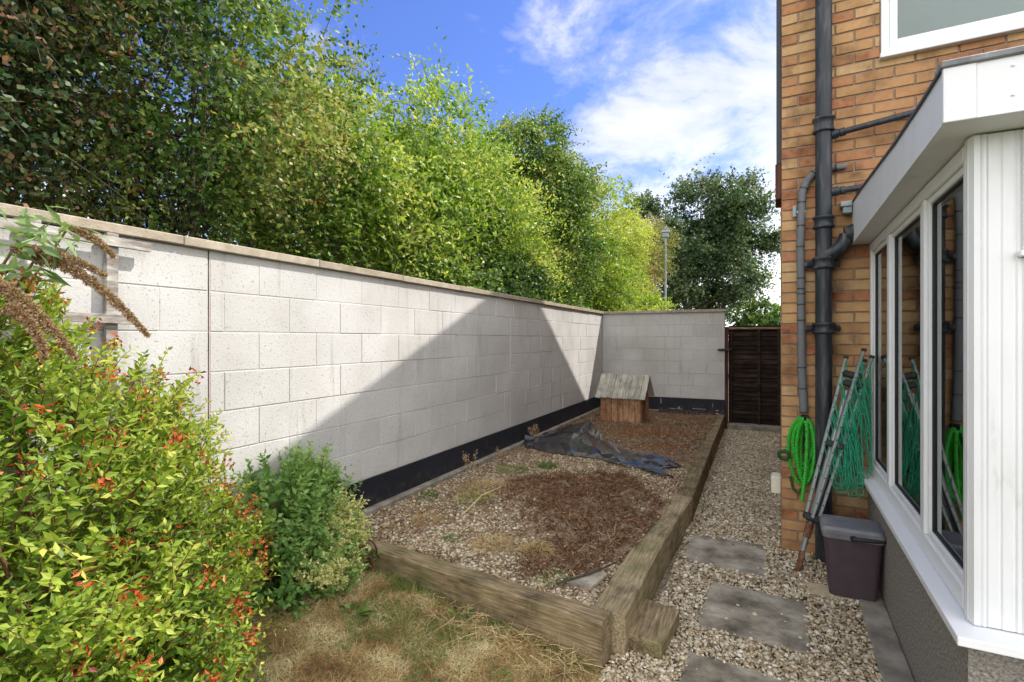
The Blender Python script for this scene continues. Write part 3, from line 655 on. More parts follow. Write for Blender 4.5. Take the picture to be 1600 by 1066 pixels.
# ribbed corner post and cladding boards on the front
cl = MB()
def ribbed(x0, x1, ypl, z0, z1):
    # profile along x of planks with grooves
    pr = []; x = x0
    W = .034
    while x < x1-.001:
        e = min(x+W, x1)
        pr += [(x, .003), (x+.002, .003), (x+.006, 0), (e-.005, 0), (e, .0015)]
        x = e
    for (a, b) in zip(pr, pr[1:]):
        cl.add([(a[0], ypl+a[1], z0), (b[0], ypl+b[1], z0), (b[0], ypl+b[1], z1), (a[0], ypl+a[1], z1)], [(0, 1, 2, 3)], .5)
FZ0 = ZS+.003
post = [(EX-.006, -2.060), (EX-.006, -2.072), (EX+.000, -2.075), (EX-.006, -2.078), (EX-.006, -2.090), (EX-.001, -2.093), (EX-.004, -2.098), (EX+.004, EY-.004), (EX+.018, EY-.006), (EX+.022, EY), (EX+.027, EY-.004), (EX+.034, EY-.004), (EX+.034, EY+.07), (EX+.01, -2.06)]
cl.prism(post, FZ0, HEAD, .5)
ribbed(EX+.0345, EX+.118, EY, FZ0, HEAD); 
fwx = EX+.118
ribbed(fwx, 4.0, EY, FZ0, 1.79)
ribbed(fwx+1.3, 4.0, EY, 1.80, HEAD)
cl.build('ribbed_cladding', M['pvc_old'], hs_o, fix=False)
fw = MB(); frame_rect(fw, fwx, fwx+1.29, 1.812, HEAD, .05, EY-.014, EY+.06); fo = fw.build('front_window', M['pvc'], hs_o)
fw = MB(); fw.box((fwx+.045, EY+.02, 1.85), (fwx+1.25, EY+.026, HEAD-.045), .5); fw.build('pane', M['glass'], fo)
fw = MB(); fw.box((fwx-.012, EY-.03, 1.792), (fwx+1.31, EY+.02, 1.811), .5, .003); fw.build('sill', M['pvc'], fo)
# inside skin so the room is dark
rm = MB()
rm.box((EX+.08, EY+.08, .30), (6.8, 3.9, .32), .3)                     # floor
rm.box((EX+.08, EY+.08, 2.30), (6.8, 3.9, 2.32), .6)                  # ceiling
rm.box((fwx-.05, EY+.062, .33), (4.0, EY+.079, 1.79), .5)
rm.box((EX+.072, EY+.13, .32), (EX+.085, -.002, ZS-.02), .5)
rm.box((4.0, EY, .32), (4.1, 0.0, 2.3), .5)
rm.box((.2, 0.1005, .32), (.9, .13, 2.3), .5)                        # inside of the brick corner
rm.box((.9, .11, 2.05), (6.8, .13, 2.3), .5)
# far kitchen wall with a window
for (a, b, c, d) in [(.3, 1.55, .32, 2.3), (2.45, 6.8, .32, 2.3), (1.5501, 2.4499, .32, 1.0), (1.5501, 2.4499, 1.95, 2.3)]: rm.box((a, 3.3, c), (b, 3.35, d), .5)
rm.build('room_walls', M['room'], hs_o)
rm = MB(); frame_rect(rm, 1.552, 2.448, 1.002, 1.948, .05, 3.28, 3.34); rm.box((1.60, 3.29, 1.45), (2.40, 3.33, 1.49), .5); ko = rm.build('kitchen_window', M['pvc'], hs_o)
# fascia, soffit, roof of the extension
FX = .432; FY = -2.256
side_top = [(0, 2.475), (-.5, 2.452), (-.95, 2.42), (-1.55, 2.378), (-2.0, 2.362), (FY, 2.358)]
fa = MB(); vs = []; n = len(side_top)
for (y, z) in side_top: vs += [(FX, y, ZH), (FX, y, z), (FX+.018, y, z), (FX+.018, y, ZH)]
fs = []
for i in range(n-1):
    for j in range(4): fs.append((i*4+j, i*4+(j+1) % 4, (i+1)*4+(j+1) % 4, (i+1)*4+j))
fs += [(0, 1, 2, 3), tuple(range(4*n-4, 4*n))]
fa.add(vs, fs, .4)
fa.build('side_fascia', M['pvc_old'], hs_o)
fa = MB(); fa.box((FX-.003, FY-.018, ZH-.001), (FX+.075, FY-.0005, 2.356), .3, bev=.002); fa.box((FX+.0755, FY-.015, ZH), (4.2, FY-.0005, 2.354), .5, bev=.001)
for z in (2.24, 2.325): fa.tube([(FX+.155, FY-.019, z), (FX+.155, FY-.014, z)], .004, 6, .0)
fa.build('front_fascia', M['pvc_old'], hs_o)
fa = MB(); fa.box((FX+.0185, FY, ZH+.001), (EX+.1, -.003, ZH+.011), .5); fa.box((EX+.1002, FY, ZH+.001), (4.2, EY+.1, ZH+.011), .5)
fa.build('soffit', M['pvc_old'], hs_o)
rf = MB(); vs = []
for (y, z) in side_top: vs += [(FX-.008, y, z-.012), (FX-.006, y, z+.002), (4.2, y, z+.002), (4.2, y, z-.012)]
fs = []
for i in range(n-1):
    for j in range(4): fs.append((i*4+j, i*4+(j+1) % 4, (i+1)*4+(j+1) % 4, (i+1)*4+j))
fs += [(0, 1, 2, 3), tuple(range(4*n-4, 4*n))]
rf.add([(x, y, z+.003) for x, y, z in vs], fs, .5); rf.build('extension_roof', M['black'], hs_o)
lf = MB(); x = FX-.010
while x < 4.2:
    e = x+rnd.uniform(.10, .22); dz = rnd.uniform(-.003, .003)
    lf.box((x, FY-.026, 2.352+dz), (e-.001, FY+.05, 2.374+dz), bev=.004); x = e
lf.build('lead_edge', M['lead'], hs_o)
# small corbel stub under the far end of the fascia (gutter stop)
gg = MB(); gg.box((.36, -.12, 2.44), (.43, -.02, 2.475), .5, .004); gg.box((.375, -.11, 2.395), (.428, -.03, 2.439), .3, .004); gg.build('gutter_end', M['galv'], hs_o)

# soil pipe: stack with sockets and brackets
sx, sy = .263, -.09
def hz(y): return 1.54+(530-y)*3.548/800
st = MB(); st.tube([(sx, sy, -.05), (sx, sy, 6.0)], .0505, 24, .5); so_ = st.build('soil_pipe', M['black_pipe'], hs_o)
def ring(z0, z1, r, lips=True):
    m_ = MB(); prof = [(z0, .051), (z0, r-.004)]
    if lips: prof += [(z0+.006, r+.006), (z0+.018, r+.006), (z0+.024, r-.002), ((z0+z1)/2, r-.003), (z1-.024, r-.002), (z1-.018, r+.007), (z1-.006, r+.007), (z1, r-.002)]
    else: prof += [(z1, r-.002)]
    prof += [(z1+.001, .051)]
    m_.tube([(sx, sy, z) for z, _ in prof], [q for _, q in prof], 28, .5, caps=False); return m_
ring(hz(208), hz(184), .062).build('collar', M['black_pipe'], so_)
ring(hz(358), hz(338), .060).build('collar', M['black_pipe'], so_)
for (ya_, yb_) in ((421, 402), (522, 504)):
    m_ = ring(hz(ya_), hz(yb_), .064)
    zc_ = hz((ya_+yb_)/2); m_.box((sx-.125, -.052, zc_-.022), (sx-.055, -.035, zc_+.022), .5, .005); m_.box((sx+.055, -.052, zc_-.022), (sx+.10, -.035, zc_+.022), .5, .005)
    for q in (-1, 1): m_.tube([(sx+q*.05, sy, zc_), (sx+q*.075, -.06, zc_), (sx+q*.085, -.045, zc_)], [.022, .025, .024], 10, .5)
    m_.tube([(sx-.105, -.07, zc_), (sx-.105, -.03, zc_)], .009, 8, .9)
    m_.build('pipe_bracket', M['black_pipe'], so_)
# waste pipes
w = MB(); zc_ = hz(212); w.tube([(sx+.03, sy, zc_-.02), (sx+.07, sy, zc_), (sx+.75, sy+.03, zc_+.10), (sx+.80, .02, zc_+.10)], [.021]*4, 14, .4)
w.tube([(sx+.045, sy, zc_-.006), (sx+.085, sy, zc_+.002)], .031, 14); w.tube([(sx+.094, sy, zc_+.001), (sx+.125, sy, zc_+.008)], .028, 14)
w.build('waste_pipe', M['black_pipe'], so_)
w = MB(); zc_ = hz(301); w.tube([(sx+.03, sy, zc_-.01), (sx+.07, sy, zc_), (sx+.45, sy+.02, zc_+.02), (sx+.5, .02, zc_+.02)], [.021]*4, 14, .4)
w.tube([(sx+.045, sy, zc_-.003), (sx+.09, sy, zc_+.001)], .031, 14); w.tube([(sx+.097, sy, zc_), (sx+.125, sy, zc_+.001)], .028, 14)
w.build('waste_pipe', M['black_pipe'], so_)
w = MB(); zb = hz(412); pth = []
for i in range(13):
    t = i/12*R(78); pth.append((sx+.01+.135*math.sin(t)*.95, sy-.004, zb+.06+.16*(1-math.cos(t))*1.0))
w.tube(pth, [.05, .05, .05, .049, .049, .048, .048, .047, .047, .047, .046, .046, .046], 18, .5)
a = Vector(pth[-1]); w.tube([a+Vector((-.01, 0, -.002)), a+Vector((.02, 0, .004)), a+Vector((.025, 0, .005)), a+Vector((.055, 0, .011)), a+Vector((.06, 0, .012)), a+Vector((.075, 0, .012))], [.056, .056, .062, .062, .056, .056], 20, .5)
w.build('branch_pipe', M['black_pipe'], so_)
# lagged pipe with ties
LP = [(.40, -.025, 2.735), (.31, -.03, 2.735), (.215, -.03, 2.72), (.165, -.032, 2.665), (.135, -.034, 2.585), (.128, -.036, 2.4), (.124, -.036, 2.2), (.128, -.036, 1.9), (.130, -.036, 1.6), (.134, -.038, 1.3), (.142, -.040, 1.12), (.146, -.042, 1.02)]
LR = [.018, .021, .024, .025, .026, .0255, .026, .0255, .0255, .027, .027, .026]
lp = MB(); pp = []; rr = []
for i in range(len(LP)-1):
    for k in range(8):
        t = k/8; pp.append(Vector(LP[i])*(1-t)+Vector(LP[i+1])*t); rr.append(LR[i]*(1-t)+LR[i+1]*t+.0007*math.sin(i*8+k*1.7))
pp.append(Vector(LP[-1])); rr.append(LR[-1])
lp.tube(pp, rr, 12, .5); lo = lp.build('lagged_pipe', M['lagging'], hs_o)
for y in (262, 272, 294, 316, 350, 384, 436, 447, 461, 476, 502, 575, 609, 658):
    m_ = MB(); z = 1.54+(530-y)*3.63/800
    if y == 262: P_ = [(.335, -.03, 2.735), (.343, -.03, 2.735)]
    else:
        j = min(range(len(pp)), key=lambda q: abs(pp[q].z-z)); d = (pp[min(j+1, len(pp)-1)]-pp[max(j-1, 0)]).normalized(); P_ = [pp[j]-d*.003, pp[j]+d*.003]
    m_.tube(P_, .0285, 12, .5); m_.build('cable_tie', M['black'], lo)
m_ = MB(); m_.box((.075, -.03, 2.42), (.10, -.005, 2.50), .8, .003); m_.box((.10, -.05, 2.44), (.155, -.005, 2.455), .8, .002); m_.build('pipe_clip', M['galv'], lo)
# scrape marks of render under the outlet
# ------------------------------------------------------------------ house-frame helper for loose things
HMX = Matrix.LocRotScale(Vector((.1655, 4.233, 0)), Matrix.Rotation(HA, 3, 'Z').to_quaternion(), None)
def HW(x, y, z): return HMX @ Vector((x, y, z))
def hthing(name, label, cat, loc, group=None):
    return thing(name, label, cat, HW(*loc), HA, group)
def hb(mb, name, m, root, loc, **k):
    L = Vector(loc); mb.v = [tuple(Vector(p)-L) for p in mb.v]; return mb.build(name, m, root, **k)

# crinkled garden hose coil
hl = (.13, -.06, 1.0)
ho = hthing('garden_hose', 'coiled bright green crinkled hose hanging on the brick wall below the grey lagged pipe', 'hose', hl)
hm = MB(); path = []
NL = 6; r0 = random.Random(3)
for L in range(NL):
    cxo = .145+r0.uniform(-.012, .012); w_ = .092-.012*L+r0.uniform(-.008, .008); top = .985-.012*(L % 3)-r0.uniform(0, .012); bot = .48+.055*((L*2) % 5)/1.4+r0.uniform(0, .03)
    yy = -.035-.017*(L % 4)
    for k in range(26):
        t = k/26*2*math.pi; cz = (top+bot)/2; hzv = (top-bot)/2
        sx_ = math.sin(t); cz_ = math.cos(t)
        ww = w_*(1.0 if cz_ > 0 else (1-.15*(-cz_)))
        lerpL = k/26
        path.append(Vector((cxo+ww*sx_, yy-.010*math.sin(t*1+L), cz+hzv*cz_)))
for k in range(9): t = k/8; path.append(Vector((.16+.02*t-.05*t*t, -.10, .96-.56*t)))
# resample finely and give it a crinkled radius
fine = []; 
for a, b in zip(path, path[1:]):
    n_ = max(2, int((b-a).length/.0045))
    for k in range(n_): fine.append(a+(b-a)*(k/n_))
# smooth
for _ in range(6): fine = [fine[0]]+[(fine[i-1]+fine[i]*2+fine[i+1])/4 for i in range(1, len(fine)-1)]+[fine[-1]]
rad = [.0145 if i % 3 == 0 else (.0082 if i % 3 == 1 else .0115) for i in range(len(fine))]
rad = [r*(1+.12*math.sin(i*.37)) for i, r in enumerate(rad)]
hm.tube(fine, rad, 7, .5, smooth=False); hb(hm, 'hose_coil', M['hose'], ho, hl, fix=False)
hm = MB(); hm.tube([(.15, -.03, .99), (.15, -.10, .975), (.15, -.11, 1.0)], .008, 8); hm.box((.125, -.045, .93), (.175, -.02, 1.0), .5, .004); hb(hm, 'hook', M['black'], ho, hl)
hm = MB()
hm.tube([(.16, -.10, .90), (.155, -.085, .80), (.165, -.09, .70)], [.012, .016, .013], 10); hb(hm, 'spray_nozzle', M['black'], ho, hl)
hm = MB(); pts = [Vector((.02+.035*math.cos(t*.7), -.03-.01*(t % 2), .70+.03*math.sin(t*.7))) for t in range(10)]; hm.tube(pts, .013, 8); hb(hm, 'hose_tail', M['hose_dark'], ho, hl); hm = MB(); hm.tube([(.06, -.03, .55), (.08, -.03, .46), (.11, -.03, .43), (.13, -.03, .47)], .009, 8)
hb(hm, 'hose_tail', M['hose_dark'], ho, hl)

# folded rotary clothes airer
al = (.0925, -.375, 0)
ao = hthing('rotary_airer', 'folded aluminium rotary clothes airer with green lines leaning in the corner', 'clothes airer', al)
F_ = Vector((.0925, -.375, 0)); T_ = Vector((.455, -.10, 1.45)); D_a = (T_-F_).normalized(); Lp = (T_-F_).length
side = D_a.cross(Vector((0, 1, 0))).normalized(); fw_ = side.cross(D_a).normalized()
if side.x < 0: side = -side
if fw_.y > 0: fw_ = -fw_
def AP(t, a, b): return F_+D_a*t+side*a+fw_*b
m_ = MB(); m_.tube([AP(.15, 0, 0), AP(1.25, 0, 0)], .017, 12, .5); hb(m_, 'pole', M['alu'], ao, al)
m_ = MB(); m_.tube([AP(-.03, -.004, 0), AP(.02, 0, 0), AP(.05, .004, 0), AP(.14, 0, 0), AP(.15, 0, 0)], [.006, .017, .019, .018, .014], 10, .5); hb(m_, 'ground_spike', M['rust'], ao, al)
m_ = MB(); m_.tube([AP(.24, 0, 0), AP(.34, 0, 0)], [.022, .025], 12, .5); hb(m_, 'locking_sleeve', M['rust'], ao, al)
m_ = MB(); m_.tube([AP(.345, 0, 0), AP(.355, 0, 0)], .029, 12); m_.box((-.052, -.03, 0), (.052, .03, .045), .5, .006, M=Matrix.Translation(AP(.355, 0, 0)) @ Matrix((side, -fw_, D_a)).transposed().to_4x4())
hb(m_, 'lower_hub', M['black'], ao, al)
arms = []
for i, (a0, b0, a1, b1, t1) in enumerate([(-.038, .012, -.055, .02, 1.46), (.0, .035, .028, .045, 1.53), (.038, .012, .085, .02, 1.50), (.012, -.03, .055, -.01, 1.47)]):
    A0 = AP(.375, a0, b0); A1 = AP(t1, a1, b1); d = (A1-A0); Lm = d.length; dn = d.normalized(); sd_ = dn.cross(fw_).normalized(); f2 = sd_.cross(dn)
    MM = Matrix.Translation(A0) @ Matrix((sd_, f2, dn)).transposed().to_4x4()
    m_ = MB(); m_.box((-.0105, -.009, 0), (.0105, .009, Lm), .5, .004, M=MM); arm = hb(m_, 'arm', M['alu'], ao, al)
    for k in range(12):
        m_ = MB(); z = .10+k*(Lm-.2)/11
        sgn = 1 if f2.dot(fw_) > 0 else -1
        m_.tube([MM @ Vector((0, sgn*.0085, z)), MM @ Vector((0, sgn*.0105, z))], .0045, 8)
        m_.build('line_hole', M['black'], arm)
    m_ = MB(); m_.box((-.015, -.011, Lm-.002), (.015, .011, Lm+.018), .5, .004, M=MM); m_.build('end_cap', M['black'], arm)
    arms.append((A0, A1, f2 if f2.dot(fw_) > 0 else -f2))
for o_ in [o for o in col.objects if o.name.startswith(('line_hole', 'end_cap'))]:
    o_.data.transform(Matrix.Translation(-Vector(al)))
for (t, a, s_) in [(1.36, 0, 1), (1.30, .02, 1), (.88, .01, 1)]:
    m_ = MB(); MM = Matrix.Translation(AP(t, a, 0)) @ Matrix((side, -fw_, D_a)).transposed().to_4x4()
    m_.box((-.05*s_, -.045, -.02), (.055*s_, .02, .02), .5, .006, M=MM); m_.tube([MM @ Vector((-.02, -.047, 0)), MM @ Vector((-.02, -.043, 0))], .005, 8)
    hb(m_, 'spreader_hub', M['black'], ao, al)
m_ = MB(); r5 = random.Random(5)
for i in range(60):
    ia, ib = r5.sample(range(4), 2); ta = r5.uniform(.45, .97); tb = min(.98, max(.3, ta+r5.uniform(-.25, .12)))
    pa = arms[ia][0].lerp(arms[ia][1], ta)+arms[ia][2]*.013; pb = arms[ib][0].lerp(arms[ib][1], tb)+arms[ib][2]*.013
    sag = r5.uniform(.25, .62)*(1 if r5.random() < .7 else .4); outx = r5.uniform(.0, .12); outy = -r5.uniform(.0, .05)
    low = min(pa.z, pb.z)-sag; low = max(low, .50+r5.uniform(0, .12)); pts = []
    wdt = r5.uniform(.03, .085)*(-1 if r5.random() < .5 else 1)
    mid = Vector(((pa.x+pb.x)/2+outx*.8-.01, (pa.y+pb.y)/2+outy, 0))
    for k in range(19):
        t = k/18; u_ = 2*t-1
        x = pa.x*(1-t)+pb.x*t; y = pa.y*(1-t)+pb.y*t; s4 = 1-u_**4
        x = x*(1-s4)+(mid.x+wdt*u_*1.0)*s4; y = y*(1-s4)+mid.y*s4
        z = (pa.z*(1-t)+pb.z*t)*(1-s4)+low*s4
        x = min(x, .50 if z < .68 else .525)
        pts.append((x, y, z))
    m_.tube(pts, .0025, 4, caps=False)
hb(m_, 'washing_line', M['line'], ao, al, fix=False)

# food caddy
cl_ = (.365, -.56, .03)
co = thing('food_caddy', 'brown plastic food waste caddy with grey lid and black handle beside the extension', 'bin', HW(.375, -.56, .022), HA-R(1))
m_ = MB()
def taper(mb, w0, d0, w1, d1, z0, z1, r=.03, t=.5, n=6):
    rings = []
    for (w, d, z) in ((w0, d0, z0), (w1, d1, z1)):
        ring_ = []
        for (sx_, sy_, a0) in ((1, 1, 0), (-1, 1, 90), (-1, -1, 180), (1, -1, 270)):
            for k in range(n):
                a = R(a0+90*k/(n-1)); ring_.append((sx_*(w/2-r)+r*math.cos(a), sy_*(d/2-r)+r*math.sin(a), z))
        rings.append(ring_)
    N_ = len(rings[0]); mb.add(rings[0]+rings[1], [(k, (k+1) % N_, N_+(k+1) % N_, N_+k) for k in range(N_)], t, True); mb.add(rings[0], [tuple(range(N_))[::-1]], t); mb.add(rings[1], [tuple(range(N_))], t)
taper(m_, .235, .20, .290, .235, 0, .345); m_.build('body', M['bin_body'], co)
m_ = MB(); taper(m_, .308, .255, .318, .262, .345, .375, .03); m_.build('rim', M['bin_lid'], co)
m_ = MB(); taper(m_, .322, .268, .322, .268, .3755, .392, .03); taper(m_, .312, .256, .296, .240, .392, .408, .03); taper(m_, .296, .240, .27, .215, .408, .411, .03); m_.build('lid', M['bin_lid'], co)
m_ = MB(); m_.tube([(.163, -.075, .395), (.163, .075, .395)], .017, 10); m_.tube([(.155, -.06, .405), (.155, .06, .405)], .008, 8); m_.build('hinge', M['bin_lid'], co)
m_ = MB(); pth = [(-.0, -.139, .362)]
for k in range(15):
    t = k/14*math.pi; pth.append((.02+.19*math.sin(t)**.8+.02, -.139*math.cos(t), .362+.012*math.sin(t)))
pth.append((0, .139, .362)); m_.tube(pth, [.012]*len(pth), 8); m_.tube([(.0, -.133, .362), (.0, -.146, .362)], .018, 12); m_.tube([(.0, .133, .362), (.0, .146, .362)], .018, 12)
m_.build('handle', M['black'], co)
m_ = MB(); m_.prism([(-.16, -.12), (-.03, -.13), (.13, -.10), (.13, .02), (-.15, .03)], 0, .006, .5)
cbd = m_.build('cardboard', M['card']); cbd.location = HW(.285, -.555, .013); cbd.rotation_euler = (0, 0, HA+R(4)); tag(cbd, 'piece of flattened tan cardboard lying under the caddy', 'cardboard')

# trellis
tr = thing('trellis', 'old whitened wooden trellis fixed to the block wall above the shrubs', 'trellis', (WALL_U+.03, 1.0, 1.2))
def slat(name, y0, z0, y1, z1, w, d0, d1):
    m_ = MB(); a = Vector((y0, z0)); b = Vector((y1, z1)); d = (b-a).normalized(); n_ = Vector((-d.y, d.x))*w/2
    q = [a-n_, b-n_, b+n_, a+n_]; vs = [(WALL_U+d0, p.x, p.y) for p in q]+[(WALL_U+d1, p.x, p.y) for p in q]
    m_.add(vs, [(0, 1, 2, 3), (4, 7, 6, 5), (0, 4, 5, 1), (1, 5, 6, 2), (2, 6, 7, 3), (3, 7, 4, 0)]); P2(m_.build(name, M['trellis'], bevel=.002), tr)
slat('rail', .2, 2.012, 1.50, 1.985, .042, .048, .068); slat('rail', .2, 1.665, 1.42, 1.63, .042, .048, .068)
slat('rail', .2, 1.30, 1.42, 1.27, .042, .048, .068)
slat('upright', 1.345, 2.03, 1.335, 1.0, .048, .018, .047); slat('upright', 1.06, 2.035, 1.05, 1.0, .045, .018, .047); slat('upright', .72, 2.03, .72, 1.0, .045, .018, .047)

# street lamp
lamp = thing('street_lamp', 'thin grey street lamp post with a small flat head beyond the wall', 'street lamp', (-3.18, 20.6, -.25))
m_ = MB(); m_.tube([(0, 0, 0), (0, 0, 5.75)], [.06, .038], 10, .5); m_.build('post', M['galv'], lamp)
m_ = MB(); m_.box((-.17, -.12, 5.93), (.17, .12, 6.02), .5, .02); m_.box((-.12, -.09, 5.75), (.12, .09, 5.929), .2, .02); m_.build('lamp_head', M['galv'], lamp)


# ------------------------------------------------------------------ leaves and shoots
def leaves(name, P, D, L, Wd, tint, m, parent=None, fold=.12, rich=False, flat=.5, gen=None, bias=(.25, -.2, 0)):
    """one leaf per row: base P, direction D, length L, width Wd; faces turned roughly up with scatter 1-flat"""
    gen = gen or rng
    n = len(P); D = unit(D)
    up = unit(gen.normal(size=(n, 3))*(1-flat)*1.3+np.array([0, 0, 1.0])*flat+np.array([bias])*flat)
    S = unit(np.cross(D, up)); U = np.cross(S, D)
    L = L[:, None]; W = Wd[:, None]
    if rich:
        droop = -.14*L*U
        V = np.stack([P, P+D*L*.42-S*W*.5+U*L*.02, P+D*L+droop, P+D*L*.48-U*W*fold, P+D*L*.42+S*W*.5+U*L*.02], 1)
        F = np.array([[0, 3, 2, 1], [0, 4, 2, 3]]); nv = 5
        # split quads properly: base, mid, tip, side
        edge = np.tile(np.array([1, 1, 1, 0, 1.0]), n)
        edge = np.tile(np.array([.55, 1, .9, 0, 1.0]), n)
    else:
        V = np.stack([P, P+D*L*.42-S*W*.5, P+D*L, P+D*L*.42+S*W*.5], 1)
        F = np.array([[0, 3, 2, 1]]); nv = 4; edge = None
    Fc = (F[None]+np.arange(n)[:, None, None]*nv).reshape(-1, F.shape[1])
    return np_mesh(name, V.reshape(-1, 3), Fc, m, parent, np.repeat(tint, len(F)), edge)

def shoot_nodes(B, D, Ls, k, droop=.3, gen=None, wob=.1):
    """positions (n,k,3) and tangents along n arching shoots"""
    gen = gen or rng
    n = len(B); t = np.linspace(.0, 1, k)[None, :, None]
    D = unit(D); g_ = np.array([0, 0, -1.0])[None, None]
    side = unit(np.cross(D, gen.normal(size=(n, 3))))
    P = B[:, None]+D[:, None]*Ls[:, None, None]*t+g_*droop*Ls[:, None, None]*t**2+side[:, None]*(wob*Ls[:, None, None]*t**2)
    T = D[:, None]+g_*2*droop*t+side[:, None]*wob*2*t
    return P, unit(T)
def twig_strips(mbname, P, m, parent, w=.002, tint=.5):
    """thin three-sided twigs along node lines P (n,k,3)"""
    n, k, _ = P.shape; T = unit(np.gradient(P, axis=1)); a = unit(np.cross(T, np.array([.3, .2, 1.0]))); b = np.cross(T, a)
    taper = np.linspace(1, .35, k)[None, :, None]*w
    rings = np.stack([P+(a*math.cos(q)+b*math.sin(q))*taper for q in (0, 2.1, 4.2)], 2)  # n,k,3,3
    V = rings.reshape(-1, 3); idx = np.arange(n*k*3).reshape(n, k, 3); Fs = []
    for q in range(3):
        Fs.append(np.stack([idx[:, :-1, q], idx[:, :-1, (q+1) % 3], idx[:, 1:, (q+1) % 3], idx[:, 1:, q]], -1).reshape(-1, 4))
    Fc = np.concatenate(Fs); return np_mesh(mbname, V, Fc, m, parent, np.full(len(Fc), tint), smooth=True)

def paired_leaves(P, T, L0, W0, gen, lift=.25, pairs=True, jit=.2):
    n, k, _ = P.shape
    Pn = P.reshape(-1, 3); Tn = T.reshape(-1, 3)
    a = unit(np.cross(Tn, np.array([.1, .05, 1.0]))); b = np.cross(a, Tn)
    alt = np.tile(np.arange(k) % 2, n)[:, None]*(math.pi/2)*.6
    th = alt+gen.normal(size=(len(Pn), 1))*.35
    sd_ = a*np.cos(th)+b*np.sin(th)
    out = []
    szs = np.tile(np.linspace(1, .55, k), n)
    for s in (1, -1):
        D = unit(sd_*s*1.0+Tn*.55+np.array([0, 0, lift])+gen.normal(size=Pn.shape)*jit)
        out.append((Pn, D, L0*szs*gen.uniform(.75, 1.2, len(Pn)), W0*szs*gen.uniform(.8, 1.15, len(Pn))))
        if not pairs: break
    return tuple(np.concatenate([o[i] for o in out]) for i in range(4))

def blob_points(cs, rs, n, gen, shell=.55, facing=None):
    """points and outward normals spread in the outer shell of ellipsoids, weighted by area; drops most points that lie deep inside another"""
    cs = np.array(cs, float); rs = np.array(rs, float)
    wt = (rs.prod(1))**(2/3); wt = wt/wt.sum(); idx = gen.choice(len(cs), size=n, p=wt)
    d = unit(gen.normal(size=(n, 3))); r = 1-shell*gen.random(n)**1.6
    P = cs[idx]+d*rs[idx]*r[:, None]; N_ = unit(d/rs[idx])
    inside = np.zeros(n)
    for i in range(len(cs)):
        q = np.linalg.norm((P-cs[i])/rs[i], axis=1); inside += (q < .62) & (idx != i)
    keep = inside < 1
    return P[keep], N_[keep]

def noise_clump(P, s, k): return np.array([mn.noise(Vector((float(p[0])*s, float(p[1])*s, float(p[2])*s+k))) for p in P])

